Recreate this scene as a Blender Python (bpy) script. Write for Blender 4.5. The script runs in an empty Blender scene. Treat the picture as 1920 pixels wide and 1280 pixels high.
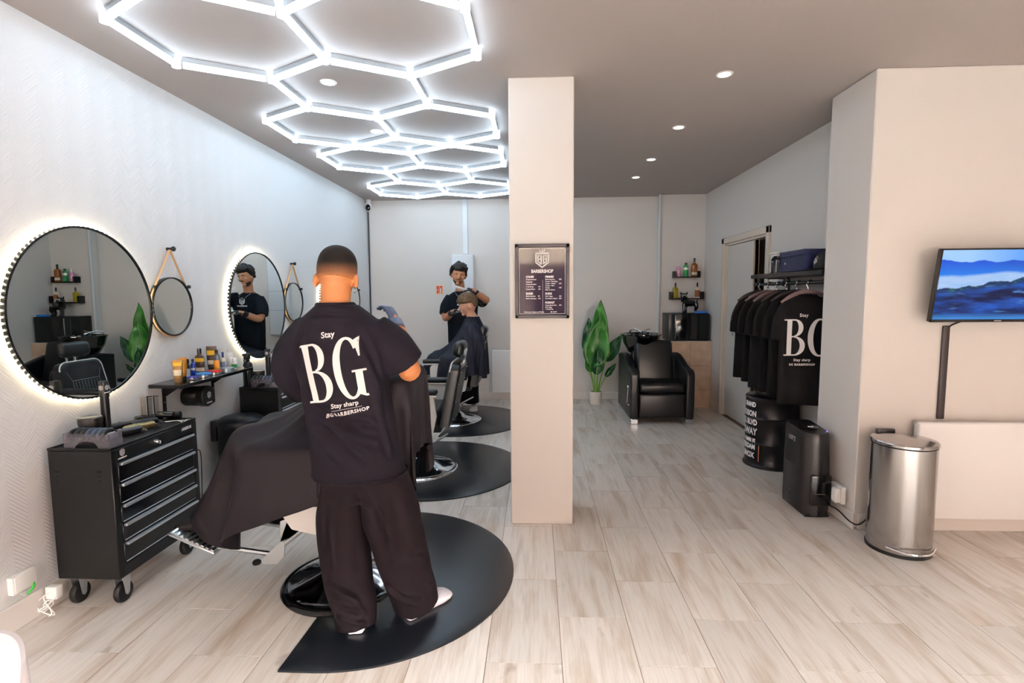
import bpy, bmesh, math, random
import numpy as np
from mathutils import Vector, Matrix, noise
from mathutils.bvhtree import BVHTree

random.seed(7)
SC = bpy.context.scene
COL = SC.collection
PI = math.pi

# ------------------------------------------------------------------ camera
pitch, yaw, roll = .0910895, .0460104, -.0068929
fwd = Vector((-math.sin(yaw) * math.cos(pitch), math.cos(yaw) * math.cos(pitch), -math.sin(pitch)))
rgt = Vector((math.cos(yaw), math.sin(yaw), 0))
upv = rgt.cross(fwd)
rgt, upv = rgt * math.cos(roll) + upv * math.sin(roll), upv * math.cos(roll) - rgt * math.sin(roll)
cam = bpy.data.cameras.new('camera')
cam.sensor_width = 36.0
cam.lens = 984.944 / 1920 * 36
cam.clip_start = .05
cam_ob = bpy.data.objects.new('camera', cam)
cam_ob.matrix_world = Matrix(((rgt.x, upv.x, -fwd.x, 0), (rgt.y, upv.y, -fwd.y, 0), (rgt.z, upv.z, -fwd.z, 1.45), (0, 0, 0, 1)))
COL.objects.link(cam_ob)
SC.camera = cam_ob

# ------------------------------------------------------------------ world, exposure
world = bpy.data.worlds.new('overcast_sky')
SC.world = world
world.use_nodes = True
bgn = world.node_tree.nodes['Background']
bgn.inputs[0].default_value = (1.0, .965, .95, 1)
bgn.inputs[1].default_value = 118.0
SC.view_settings.view_transform = 'Standard'
SC.view_settings.look = 'None'
SC.view_settings.exposure = 0.82
SC.view_settings.gamma = 1.0
SC.view_settings.use_curve_mapping = False
SC.cycles.use_denoising = True
SC.cycles.max_bounces = 9
SC.cycles.diffuse_bounces = 5
SC.cycles.glossy_bounces = 5
SC.cycles.transmission_bounces = 6
SC.cycles.transparent_max_bounces = 8
SC.cycles.caustics_reflective = False
SC.cycles.caustics_refractive = False
SC.cycles.sample_clamp_indirect = 6.0
LED_STRENGTH = 10.0
DOWNLIGHT_STRENGTH = 14.0

def portal(x0, x1, z0, z1, y, side=False):
    l = bpy.data.lights.new('window_portal', 'AREA')
    l.shape = 'RECTANGLE'; l.size = x1 - x0; l.size_y = z1 - z0
    l.cycles.is_portal = True
    o = bpy.data.objects.new('window_portal', l)
    o.location = ((x0 + x1) / 2, y, (z0 + z1) / 2)
    o.rotation_euler = (PI / 2, 0, 0)
    if side:      # opening in the right-hand wall at x = y argument
        o.location = (y, (x0 + x1) / 2, (z0 + z1) / 2); o.rotation_euler = (PI / 2, 0, PI / 2)
    COL.objects.link(o)
portal(-2.1, 1.0, .25, 2.6, -4.28)
portal(1.1, 2.1, .05, 2.6, -4.28)
portal(2.2, 4.1, .25, 2.6, -4.28)
portal(-3.4, -.6, .25, 2.6, 4.38, True)

# ------------------------------------------------------------------ materials
def lin(h):
    if isinstance(h, (tuple, list)):
        return tuple(h[:3]) + (1,)
    c = [int(h[i:i + 2], 16) / 255 for i in (0, 2, 4)]
    return tuple(x / 12.92 if x <= .04045 else ((x + .055) / 1.055) ** 2.4 for x in c) + (1,)

MATS = {}
def M(name, col='808080', rough=.5, metal=0, spec=.5, bump=None, var=None, emit=None, estr=1, coat=0, trans=0, alpha=1, sheen=0, ior=1.45):
    """principled material; bump=(scale,strength,dist), var=(scale,other colour,amount)"""
    if name in MATS: return MATS[name]
    m = bpy.data.materials.new(name); m.use_nodes = True
    nt = m.node_tree; b = nt.nodes['Principled BSDF']
    b.inputs['Base Color'].default_value = lin(col)
    b.inputs['Roughness'].default_value = rough
    b.inputs['Metallic'].default_value = metal
    b.inputs['Specular IOR Level'].default_value = spec
    b.inputs['IOR'].default_value = ior
    b.inputs['Coat Weight'].default_value = coat
    b.inputs['Transmission Weight'].default_value = trans
    b.inputs['Alpha'].default_value = alpha
    b.inputs['Sheen Weight'].default_value = sheen
    if emit:
        b.inputs['Emission Color'].default_value = lin(emit)
        b.inputs['Emission Strength'].default_value = estr
    if var or bump:
        tc = nt.nodes.new('ShaderNodeTexCoord')
    if var:
        n = nt.nodes.new('ShaderNodeTexNoise'); n.inputs['Scale'].default_value = var[0]; n.inputs['Detail'].default_value = 4
        nt.links.new(tc.outputs['Object'], n.inputs['Vector'])
        mx = nt.nodes.new('ShaderNodeMix'); mx.data_type = 'RGBA'
        mr = nt.nodes.new('ShaderNodeMapRange'); mr.inputs[1].default_value = .35; mr.inputs[2].default_value = .65; mr.inputs[4].default_value = var[2]
        nt.links.new(n.outputs[0], mr.inputs[0]); nt.links.new(mr.outputs[0], mx.inputs[0])
        mx.inputs[6].default_value = lin(col); mx.inputs[7].default_value = lin(var[1])
        nt.links.new(mx.outputs[2], b.inputs['Base Color'])
    if bump:
        n = nt.nodes.new('ShaderNodeTexNoise'); n.inputs['Scale'].default_value = bump[0]; n.inputs['Detail'].default_value = 3
        nt.links.new(tc.outputs['Object'], n.inputs['Vector'])
        bp = nt.nodes.new('ShaderNodeBump'); bp.inputs['Strength'].default_value = bump[1]; bp.inputs['Distance'].default_value = bump[2]
        nt.links.new(n.outputs[0], bp.inputs['Height']); nt.links.new(bp.outputs[0], b.inputs['Normal'])
    MATS[name] = m
    return m

def node(nt, t, **kw):
    n = nt.nodes.new(t)
    for k, v in kw.items(): setattr(n, k, v)
    return n
def math_node(nt, op, a, b=None):
    n = nt.nodes.new('ShaderNodeMath'); n.operation = op
    for i, v in enumerate((a, b)):
        if v is None: continue
        if isinstance(v, (int, float)): n.inputs[i].default_value = v
        else: nt.links.new(v, n.inputs[i])
    return n.outputs[0]

# ------------------------------------------------------------------ geometry builder
ORIGIN = {}
def thing(name, label, cat, loc=(0, 0, 0), group=None, kind=None):
    o = bpy.data.objects.new(name, None); COL.objects.link(o)
    o.empty_display_size = .05
    o.location = loc; ORIGIN[o.name] = Vector(loc)
    o['label'] = label; o['category'] = cat
    if group: o['group'] = group
    if kind: o['kind'] = kind
    return o
def tag(o, label=None, cat=None, group=None, kind=None):
    if label: o['label'] = label
    if cat: o['category'] = cat
    if group: o['group'] = group
    if kind: o['kind'] = kind
    return o
def root_origin(p):
    while p is not None and p.parent is not None: p = p.parent
    return ORIGIN.get(p.name, Vector((0, 0, 0))) if p is not None else None

def catmull(P, n):
    P = [np.array(p, float) for p in P]
    if len(P) == 2: return [P[0] + (P[1] - P[0]) * t for t in np.linspace(0, 1, n + 1)]
    Q = [2 * P[0] - P[1]] + P + [2 * P[-1] - P[-2]]
    out = []
    for i in range(1, len(Q) - 2):
        for k in range(n):
            t = k / n
            out.append(.5 * (2 * Q[i] + (Q[i + 1] - Q[i - 1]) * t + (2 * Q[i - 1] - 5 * Q[i] + 4 * Q[i + 1] - Q[i + 2]) * t * t + (3 * Q[i] - Q[i - 1] - 3 * Q[i + 1] + Q[i + 2]) * t ** 3))
    out.append(P[-1]); return out

class G:
    def __init__(s): s.V = []; s.F = []
    def add(s, V, F):
        o = len(s.V); s.V += [tuple(v) for v in V]; s.F += [tuple(i + o for i in f) for f in F]; return s
    def box(s, x0, x1, y0, y1, z0, z1):
        V = [(x, y, z) for z in (z0, z1) for y in (y0, y1) for x in (x0, x1)]
        return s.add(V, [(0, 2, 3, 1), (4, 5, 7, 6), (0, 1, 5, 4), (2, 6, 7, 3), (0, 4, 6, 2), (1, 3, 7, 5)])
    def rbox(s, x0, x1, y0, y1, z0, z1, r=.01, seg=2, mtx=None):
        bm = bmesh.new(); bmesh.ops.create_cube(bm, size=1)
        for v in bm.verts: v.co = Vector(((x0 + x1) / 2 + v.co.x * (x1 - x0), (y0 + y1) / 2 + v.co.y * (y1 - y0), (z0 + z1) / 2 + v.co.z * (z1 - z0)))
        r = min(r, abs(x1 - x0) * .49, abs(y1 - y0) * .49, abs(z1 - z0) * .49)
        bmesh.ops.bevel(bm, geom=bm.edges[:], offset=r, segments=seg, profile=.5, affect='EDGES')
        if mtx is not None: bm.transform(mtx)
        bm.verts.index_update()
        s.add([v.co[:] for v in bm.verts], [[v.index for v in f.verts] for f in bm.faces]); bm.free(); return s
    def tube(s, path, r, seg=10, n=0, closed=False, caps=True, flat=None):
        """tube through points; r number or list; n=catmull subdivisions; flat=(axis vec, factor) squashes the section"""
        P = [np.array(p, float) for p in path]
        R = list(r) if isinstance(r, (list, tuple)) else [r] * len(P)
        if n:
            R = [float(x) for x in np.interp(np.linspace(0, len(P) - 1, (len(P) - 1) * n + 1), range(len(P)), R)]
            P = catmull(P, n)
        N = len(P); T = []
        for i in range(N):
            a = P[(i - 1) % N] if closed or i else P[0]; b = P[(i + 1) % N] if closed or i < N - 1 else P[-1]
            t = b - a; T.append(t / (np.linalg.norm(t) + 1e-12))
        ref = np.array((0, 0, 1.)) if abs(T[0][2]) < .9 else np.array((1., 0, 0))
        u = np.cross(T[0], ref); u /= np.linalg.norm(u)
        V = []
        for i in range(N):
            u = u - T[i] * u.dot(T[i]); u /= np.linalg.norm(u) + 1e-12; w = np.cross(T[i], u)
            for k in range(seg):
                a = 2 * PI * k / seg; off = (u * math.cos(a) + w * math.sin(a)) * R[i]
                if flat is not None:
                    ax = np.array(flat[0], float); ax /= np.linalg.norm(ax); off = off - ax * off.dot(ax) * (1 - flat[1])
                V.append(P[i] + off)
        F = []
        for i in range(N if closed else N - 1):
            j = (i + 1) % N
            for k in range(seg): F.append((i * seg + k, i * seg + (k + 1) % seg, j * seg + (k + 1) % seg, j * seg + k))
        if caps and not closed: F += [tuple(range(seg))[::-1], tuple((N - 1) * seg + k for k in range(seg))]
        return s.add(V, F)
    def cyl(s, p0, p1, r0, r1=None, seg=20): return s.tube([p0, p1], [r0, r0 if r1 is None else r1], seg)
    def lathe(s, prof, c=(0, 0, 0), seg=32, axis='z', sx=1, sy=1):
        """profile [(r,h)..] turned round an axis through c; closes at r=0"""
        V = []; F = []; rows = []
        for r, h in prof:
            if r < 1e-6: V.append((0, 0, h)); rows.append([len(V) - 1])
            else:
                rows.append(list(range(len(V), len(V) + seg)))
                V += [(r * sx * math.cos(2 * PI * k / seg), r * sy * math.sin(2 * PI * k / seg), h) for k in range(seg)]
        for a, b in zip(rows, rows[1:]):
            for k in range(seg):
                k2 = (k + 1) % seg
                if len(a) == 1 and len(b) == 1: break
                if len(a) == 1: F.append((a[0], b[k2], b[k]))
                elif len(b) == 1: F.append((a[k], a[k2], b[0]))
                else: F.append((a[k], a[k2], b[k2], b[k]))
        if len(rows[0]) > 1: F.append(tuple(rows[0][::-1]))
        if len(rows[-1]) > 1: F.append(tuple(rows[-1]))
        if axis == 'x': V = [(z, x, y) for x, y, z in V]
        elif axis == 'y': V = [(x, -z, y) for x, y, z in V]
        return s.add([(x + c[0], y + c[1], z + c[2]) for x, y, z in V], F)
    def sphere(s, c, r, seg=16, rings=10, mtx=None):
        rx, ry, rz = (r, r, r) if isinstance(r, (int, float)) else r
        V = [(0, 0, -rz)]; F = []
        for i in range(1, rings):
            a = -PI / 2 + PI * i / rings
            V += [(rx * math.cos(a) * math.cos(2 * PI * k / seg), ry * math.cos(a) * math.sin(2 * PI * k / seg), rz * math.sin(a)) for k in range(seg)]
        V.append((0, 0, rz)); L = len(V) - 1
        for k in range(seg):
            F.append((0, 1 + (k + 1) % seg, 1 + k)); F.append((L, L - seg + k, L - seg + (k + 1) % seg))
            for i in range(rings - 2): F.append((1 + i * seg + k, 1 + i * seg + (k + 1) % seg, 1 + (i + 1) * seg + (k + 1) % seg, 1 + (i + 1) * seg + k))
        if mtx is not None: V = [tuple(mtx @ Vector(v)) for v in V]
        return s.add([(v[0] + c[0], v[1] + c[1], v[2] + c[2]) for v in V], F)
    def rings(s, L, n=28, p=2.3, caps=True):
        """horizontal super-ellipse rings (cx,cy,z,rx,ry[,rot])"""
        V = []; F = []
        for q in L:
            cx, cy, z, rx, ry = q[:5]; ro = q[5] if len(q) > 5 else 0
            for k in range(n):
                a = 2 * PI * k / n; ca, sa = math.cos(a), math.sin(a)
                x = rx * math.copysign(abs(ca) ** (2 / p), ca); y = ry * math.copysign(abs(sa) ** (2 / p), sa)
                V.append((cx + x * math.cos(ro) - y * math.sin(ro), cy + x * math.sin(ro) + y * math.cos(ro), z))
        for i in range(len(L) - 1):
            for k in range(n): F.append((i * n + k, i * n + (k + 1) % n, (i + 1) * n + (k + 1) % n, (i + 1) * n + k))
        if caps: F += [tuple(range(n))[::-1], tuple((len(L) - 1) * n + k for k in range(n))]
        return s.add(V, F)
    def prism(s, poly, d0, d1, plane='xy'):
        """extruded polygon; plane xy -> z, xz -> y, yz -> x"""
        f = {'xy': lambda a, b, d: (a, b, d), 'xz': lambda a, b, d: (a, d, b), 'yz': lambda a, b, d: (d, a, b)}[plane]
        n = len(poly)
        return s.add([f(a, b, d0) for a, b in poly] + [f(a, b, d1) for a, b in poly],
                     [tuple(range(n))[::-1], tuple(range(n, 2 * n))] + [(k, (k + 1) % n, n + (k + 1) % n, n + k) for k in range(n)])
    def move(s, m):
        m = m if isinstance(m, Matrix) else Matrix.Translation(m)
        s.V = [tuple(m @ Vector(v)) for v in s.V]; return s
    def mesh(s, name, o=None):
        me = bpy.data.meshes.new(name)
        V = s.V if o is None else [(v[0] - o[0], v[1] - o[1], v[2] - o[2]) for v in s.V]
        me.from_pydata(V, [], s.F); me.validate(); 
        bm = bmesh.new(); bm.from_mesh(me); bmesh.ops.recalc_face_normals(bm, faces=bm.faces); bm.to_mesh(me); bm.free()
        return me
    def obj(s, name, mat, parent=None, smooth=True, ang=38, base=None):
        o = root_origin(parent) if parent is not None else base
        me = s.mesh(name, o)
        if smooth:
            me.shade_smooth(); me.set_sharp_from_angle(angle=math.radians(ang))
        ob = bpy.data.objects.new(name, me); COL.objects.link(ob)
        if mat is not None: me.materials.append(mat)
        if parent is not None: ob.parent = parent
        elif base is not None: ob.location = base
        return ob

def single(g, name, mat, label, cat, base=(0, 0, 0), group=None, **kw):
    o = g.obj(name, mat, None, base=base, **kw); return tag(o, label, cat, group)
def struct(g, name, mat, parent=None, smooth=False, label=None):
    o = g.obj(name, mat, parent, smooth=smooth)
    if parent is None: o['kind'] = 'structure'; ORIGIN[o.name] = Vector((0, 0, 0))
    if label: o['label'] = label
    return o
def copy_tree(o, parent=None):
    c = o.copy(); COL.objects.link(c); c.parent = parent
    for ch in list(o.children): copy_tree(ch, c)
    return c

def text_geo(body, size=.05, align='CENTER', bold=0.0, extrude=.0004, sx=1.0, shear=0, spacing=1.0):
    """flat lettering in the xy plane, baseline at y=0"""
    cu = bpy.data.curves.new('txt', 'FONT'); cu.body = body; cu.size = size; cu.align_x = align
    cu.offset = bold; cu.extrude = extrude; cu.shear = shear; cu.space_character = spacing; cu.resolution_u = 3
    ob = bpy.data.objects.new('txt', cu); COL.objects.link(ob)
    me = bpy.data.meshes.new_from_object(ob.evaluated_get(bpy.context.evaluated_depsgraph_get()))
    g = G(); g.add([(v.co.x * sx, v.co.y, v.co.z) for v in me.vertices], [tuple(p.vertices) for p in me.polygons])
    bpy.data.objects.remove(ob); bpy.data.curves.remove(cu); bpy.data.meshes.remove(me)
    return g
def frame_mtx(origin, ux, uy):
    ux = Vector(ux).normalized(); uy = Vector(uy).normalized(); n = ux.cross(uy)
    return Matrix(((ux.x, uy.x, n.x, origin[0]), (ux.y, uy.y, n.y, origin[1]), (ux.z, uy.z, n.z, origin[2]), (0, 0, 0, 1)))

def remeshed(g, name, mat, parent=None, voxel=.007, smooth=4, disp=None, base=None):
    """fuse overlapping shapes into one continuous skin"""
    tmp = g.obj('tmp', None, None, smooth=False)
    m = tmp.modifiers.new('r', 'REMESH'); m.mode = 'VOXEL'; m.voxel_size = voxel
    if smooth:
        k = tmp.modifiers.new('s', 'SMOOTH'); k.factor = .5; k.iterations = smooth
    me = bpy.data.meshes.new_from_object(tmp.evaluated_get(bpy.context.evaluated_depsgraph_get()))
    old = tmp.data; bpy.data.objects.remove(tmp); bpy.data.meshes.remove(old)
    n = len(me.vertices); co = np.empty(n * 3); me.vertices.foreach_get('co', co); co = co.reshape(-1, 3)
    if disp is not None:
        nr = np.empty(n * 3); me.vertices.foreach_get('normal', nr); nr = nr.reshape(-1, 3)
        co = co + nr * disp(co)[:, None]
    o = root_origin(parent) if parent is not None else base
    bvh = BVHTree.FromPolygons([tuple(c) for c in co], [tuple(p.vertices) for p in me.polygons])
    if o is not None: co = co - np.array(o)
    me.vertices.foreach_set('co', co.reshape(-1)); me.update()
    me.materials.clear(); me.materials.append(mat); me.shade_smooth(); me.name = name
    ob = bpy.data.objects.new(name, me); COL.objects.link(ob)
    if parent is not None: ob.parent = parent
    elif base is not None: ob.location = base
    return ob, bvh

# letters of the big print: strips of quads in a unit box (so they can follow cloth)
def quad_grid(g, a, b, c, d, nx=3, ny=10):
    V = []; a, b, c, d = map(np.array, (a, b, c, d))
    for j in range(ny + 1):
        for i in range(nx + 1):
            u, v = i / nx, j / ny; V.append((*((a * (1 - u) + b * u) * (1 - v) + (d * (1 - u) + c * u) * v), 0))
    g.add(V, [(j * (nx + 1) + i, j * (nx + 1) + i + 1, (j + 1) * (nx + 1) + i + 1, (j + 1) * (nx + 1) + i) for j in range(ny) for i in range(nx)])
def arc_strip(g, co, ro, ci, ri, a0, a1, n=28, m=3):
    V = []
    for k in range(n + 1):
        a = math.radians(a0 + (a1 - a0) * k / n); o = np.array((co[0] + ro[0] * math.cos(a), co[1] + ro[1] * math.sin(a))); i = np.array((ci[0] + ri[0] * math.cos(a), ci[1] + ri[1] * math.sin(a)))
        for j in range(m + 1): V.append((*(o + (i - o) * j / m), 0))
    g.add(V, [(k * (m + 1) + j, k * (m + 1) + j + 1, (k + 1) * (m + 1) + j + 1, (k + 1) * (m + 1) + j) for k in range(n) for j in range(m)])
def letters_bg():
    g = G()
    quad_grid(g, (.08, .02), (.25, .02), (.25, .98), (.08, .98), 3, 16)
    for y in (0, .965): quad_grid(g, (-.02, y), (.36, y), (.36, y + .035), (-.02, y + .035), 8, 1)
    quad_grid(g, (.24, .505), (.36, .505), (.36, .54), (.24, .54), 3, 1)
    arc_strip(g, (.34, .7625), (.29, .2375), (.34, .7625), (.13, .205), -90, 90)
    arc_strip(g, (.34, .265), (.37, .265), (.34, .265), (.19, .232), -90, 90)
    o = .80
    arc_strip(g, (o + .37, .5), (.37, .52), (o + .385, .5), (.20, .475), 40, 318, 44)
    quad_grid(g, (o + .64, .68), (o + .68, .68), (o + .70, 1.0), (o + .55, .95), 3, 8)
    quad_grid(g, (o + .52, .06), (o + .69, .0), (o + .69, .44), (o + .52, .44), 3, 8)
    quad_grid(g, (o + .69, .0), (o + .76, .0), (o + .74, .04), (o + .69, .04), 2, 1)
    quad_grid(g, (o + .44, .425), (o + .79, .425), (o + .79, .46), (o + .44, .46), 8, 1)
    return g      # about 1.6 wide, 1 high
def shield_logo(h=1.0):
    """crowned shield with the two letters, unit height, centred on x"""
    g = G()
    def seg(a, b, w):
        a, b = np.array(a), np.array(b); t = (b - a) / np.linalg.norm(b - a); n = np.array((-t[1], t[0])) * w / 2; a = a - t * w * .4; b = b + t * w * .4
        g.add([(*(a - n), 0), (*(b - n), 0), (*(b + n), 0), (*(a + n), 0)], [(0, 1, 2, 3)])
    P = [(-.36, .80), (.36, .80), (.36, .28), (0, 0), (-.36, .28)]
    for a, b in zip(P, P[1:] + P[:1]): seg(a, b, .07)
    seg((-.12, .90), (.12, .90), .035); seg((-.12, .90), (-.14, 1.0), .03); seg((.12, .90), (.14, 1.0), .03); seg((0, .9), (0, 1.02), .03)
    Q = [(-.24, .68), (-.24, .33), (-.05, .18)]
    for a, b in zip(Q, Q[1:]): seg(a, b, .06)
    seg((-.24, .68), (-.05, .68), .06); seg((-.05, .68), (-.05, .18), .06); seg((-.24, .46), (-.05, .46), .05)
    seg((.07, .68), (.25, .68), .06); seg((.07, .68), (.07, .20), .06); seg((.07, .20), (.25, .33), .06); seg((.25, .33), (.25, .48), .06); seg((.16, .48), (.25, .48), .05); seg((.25, .68), (.25, .58), .05)
    g.V = [(x * h, y * h, z) for x, y, z in g.V]
    return g

BLACK = M('black_powder_coat', '0b0b0d', .42)
BLACKGLOSS = M('black_gloss', '070708', .12, spec=.6)
BLACKPLASTIC = M('black_plastic', '121214', .38)
CHROME = M('chrome', 'e6e8ea', .08, 1)
STEEL = M('satin_steel', 'b9bbbd', .28, 1)
ALU = M('brushed_aluminium', 'c9ced2', .32, 1)
WHITE = M('white_enamel', 'eeeeec', .35)
WHITEPRINT = M('white_print', 'f3f0f0', .6)
LEATHER = M('black_leatherette', '141418', .33, bump=(180, .15, .0008))
RUBBER = M('black_rubber', '0c0c0c', .6)
GLASSMIR = M('mirror_silver', 'e9eeec', .005, 1)
# ================================================================== the room
CEIL = 2.71
def wall_material(name, col, pattern):
    m = bpy.data.materials.new(name); m.use_nodes = True; nt = m.node_tree; b = nt.nodes['Principled BSDF']
    b.inputs['Base Color'].default_value = lin(col); b.inputs['Roughness'].default_value = .62; b.inputs['Specular IOR Level'].default_value = .3
    geo = node(nt, 'ShaderNodeNewGeometry'); sep = node(nt, 'ShaderNodeSeparateXYZ'); nt.links.new(geo.outputs['Position'], sep.inputs[0])
    if pattern:   # embossed chevron wallpaper
        tri = math_node(nt, 'PINGPONG', sep.outputs[1], .075)
        s = math_node(nt, 'ADD', math_node(nt, 'MULTIPLY', tri, 1.0), sep.outputs[2])
        h = math_node(nt, 'SINE', math_node(nt, 'MULTIPLY', s, 2 * PI / .019))
        st, di = .2, .0022
    else:
        n = node(nt, 'ShaderNodeTexNoise'); n.inputs['Scale'].default_value = 55; n.inputs['Detail'].default_value = 4
        nt.links.new(geo.outputs['Position'], n.inputs['Vector']); h = n.outputs[0]; st, di = .12, .004
    bp = node(nt, 'ShaderNodeBump'); bp.inputs['Strength'].default_value = st; bp.inputs['Distance'].default_value = di
    nt.links.new(h, bp.inputs['Height']); nt.links.new(bp.outputs[0], b.inputs['Normal'])
    return m
WALLPAPER = wall_material('chevron_wallpaper', 'd9dadb', True)
PLASTER = wall_material('plaster_paint', 'dcd7d2', False)
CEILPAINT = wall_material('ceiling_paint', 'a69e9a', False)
TRIMW = M('white_trim_paint', 'e2ddd8', .4)

# floor: grout bed with wood-look tiles laid in half bond
def tile_material():
    m = bpy.data.materials.new('whitewashed_wood_tile'); m.use_nodes = True; nt = m.node_tree; b = nt.nodes['Principled BSDF']
    geo = node(nt, 'ShaderNodeNewGeometry'); oi = node(nt, 'ShaderNodeObjectInfo')
    off = node(nt, 'ShaderNodeCombineXYZ')
    nt.links.new(math_node(nt, 'MULTIPLY', oi.outputs['Random'], 37.0), off.inputs[0]); nt.links.new(math_node(nt, 'MULTIPLY', oi.outputs['Random'], 91.0), off.inputs[1])
    add = node(nt, 'ShaderNodeVectorMath', operation='ADD'); nt.links.new(geo.outputs['Position'], add.inputs[0]); nt.links.new(off.outputs[0], add.inputs[1])
    def layer(scale, sx, sy, detail, lo, hi, dist=0.0):
        mp = node(nt, 'ShaderNodeMapping'); mp.inputs['Scale'].default_value = (sx, sy, 1); nt.links.new(add.outputs[0], mp.inputs[0])
        n = node(nt, 'ShaderNodeTexNoise'); n.inputs['Scale'].default_value = scale; n.inputs['Detail'].default_value = detail; n.inputs['Distortion'].default_value = dist
        nt.links.new(mp.outputs[0], n.inputs['Vector'])
        r = node(nt, 'ShaderNodeMapRange', clamp=True); r.inputs[1].default_value = lo; r.inputs[2].default_value = hi; nt.links.new(n.outputs[0], r.inputs[0]); return r.outputs[0]
    broad = layer(1.0, 13, 1.7, 6, .48, .76, .5); grain = layer(1.0, 85, 3.2, 5, .48, .85, .2); knot = layer(1.0, 9, 5, 3, .68, .82); fine = layer(1.0, 160, 8, 2, .3, .7)
    def mix(f, a, c, k):
        x = node(nt, 'ShaderNodeMix', data_type='RGBA'); nt.links.new(math_node(nt, 'MULTIPLY', f, k), x.inputs[0])
        if isinstance(a, tuple): x.inputs[6].default_value = a
        else: nt.links.new(a, x.inputs[6])
        x.inputs[7].default_value = c; return x.outputs[2]
    c = mix(broad, lin('d5cec7'), lin('a48c74'), .85)
    c = mix(grain, c, lin('8a725c'), .40)
    c = mix(knot, c, lin('614c36'), .75)
    c = mix(fine, c, lin('efe6dc'), .22)
    hv = node(nt, 'ShaderNodeHueSaturation'); nt.links.new(c, hv.inputs['Color'])
    nt.links.new(math_node(nt, 'ADD', math_node(nt, 'MULTIPLY', oi.outputs['Random'], .14), .95), hv.inputs['Value'])
    nt.links.new(hv.outputs[0], b.inputs['Base Color'])
    b.inputs['Roughness'].default_value = .36; b.inputs['Specular IOR Level'].default_value = .45
    bp = node(nt, 'ShaderNodeBump'); bp.inputs['Strength'].default_value = .12; bp.inputs['Distance'].default_value = .002
    nt.links.new(fine, bp.inputs['Height']); nt.links.new(bp.outputs[0], b.inputs['Normal'])
    return m
TILE = tile_material()
floor = struct(G().box(-2.38, 4.4, -4.3, 7.25, -.08, -.003), 'floor', M('tile_grout', '8f7160', .8))
TW, TS, TX0, TY0 = .30054, .30484, -.2021, 1.9461
GR = .0014
def tile_mesh(w, l):
    g = G(); e = .0003
    g.add([(0, 0, -.004), (w, 0, -.004), (w, l, -.004), (0, l, -.004), (0, 0, -e), (w, 0, -e), (w, l, -e), (0, l, -e), (e, e, 0), (w - e, e, 0), (w - e, l - e, 0), (e, l - e, 0)],
          [(0, 1, 5, 4), (1, 2, 6, 5), (2, 3, 7, 6), (3, 0, 4, 7), (4, 5, 9, 8), (5, 6, 10, 9), (6, 7, 11, 10), (7, 4, 8, 11), (8, 9, 10, 11)])
    me = g.mesh('floor_tile'); me.materials.append(TILE); return me
full = tile_mesh(TW - 2 * GR, 2 * TS - 2 * GR); cache = {}
def in_room(x0, x1, y0, y1):     # clip a tile to the walkable outline
    x0 = max(x0, -2.28); y1 = min(y1, 7.15)
    if y0 >= 3.2: x1 = min(x1, 2.2)
    elif y1 > 3.2 and x0 >= 2.2: y1 = 3.2
    x1 = min(x1, 4.3)
    return x0, x1, y0, y1
rest = G(); count = 0
for i in range(-7, 16):
    for k in range(-24, 20):
        if (k - i) % 2: continue
        x0, x1, y0, y1 = in_room(TX0 + i * TW + GR, TX0 + (i + 1) * TW - GR, TY0 + k * TS + GR, TY0 + (k + 2) * TS - GR)
        if x1 - x0 < .012 or y1 - y0 < .012 or y1 < -4.2: continue
        y0 = max(y0, -4.2)
        w, l = round(x1 - x0, 4), round(y1 - y0, 4)
        if y1 < 1.15 or x0 > 3.35:
            rest.add([(x0, y0, 0), (x1, y0, 0), (x1, y1, 0), (x0, y1, 0)], [(0, 1, 2, 3)]); continue
        if abs(w - (TW - 2 * GR)) < 2e-4 and abs(l - (2 * TS - 2 * GR)) < 2e-4: me = full
        else: me = cache.setdefault((w, l), None) or cache.__setitem__((w, l), tile_mesh(w, l)) or cache[(w, l)]
        o = bpy.data.objects.new('floor_tile', me); COL.objects.link(o); o.location = (x0, y0, 0); o.parent = floor; count += 1
r = rest.obj('floor_tile_field', TILE, floor, smooth=False); r['kind'] = 'stuff'

# walls
struct(G().box(-2.40, -2.28, -4.3, 7.25, 0, CEIL), 'wall_left', WALLPAPER)
struct(G().box(-2.28, 1.625, 7.15, 7.27, 0, CEIL), 'wall_back', PLASTER)
struct(G().box(1.625, 2.32, 7.03, 7.27, 0, CEIL), 'wall_niche', PLASTER)
DY0, DY1, DZ = 5.16, 6.28, 2.0
struct(G().box(2.2, 2.32, 3.66, DY0, 0, CEIL).box(2.2, 2.32, DY1, 7.03, 0, CEIL).box(2.2, 2.32, DY0, DY1, DZ, CEIL), 'wall_right', PLASTER)
struct(G().box(2.9, 3.0, DY0 - .3, DY1 + .3, 0, 2.3).box(2.32, 2.9, DY0 - .3, DY0 - .2, 0, 2.3).box(2.32, 2.9, DY1 + .2, DY1 + .3, 0, 2.3).box(2.32, 3.0, DY0 - .3, DY1 + .3, 2.3, 2.4).box(2.32, 2.9, DY0 - .2, DY1 + .2, -.05, 0), 'wall_closet', M('closet_paint', '9a9088', .7))
struct(G().rbox(1.94, 4.4, 3.2, 3.66, 0, CEIL, .006, 1), 'wall_partition', PLASTER)
struct(G().rbox(-.16, .226, 3.2, 3.58, 0, CEIL, .006, 1), 'pillar', PLASTER)
struct(G().box(4.3, 4.4, -4.3, -3.4, 0, CEIL).box(4.3, 4.4, -.6, 3.2, 0, CEIL).box(4.3, 4.4, -3.4, -.6, 0, .25).box(4.3, 4.4, -3.4, -.6, 2.6, CEIL), 'wall_far_right', PLASTER)
wf = G()
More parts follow.
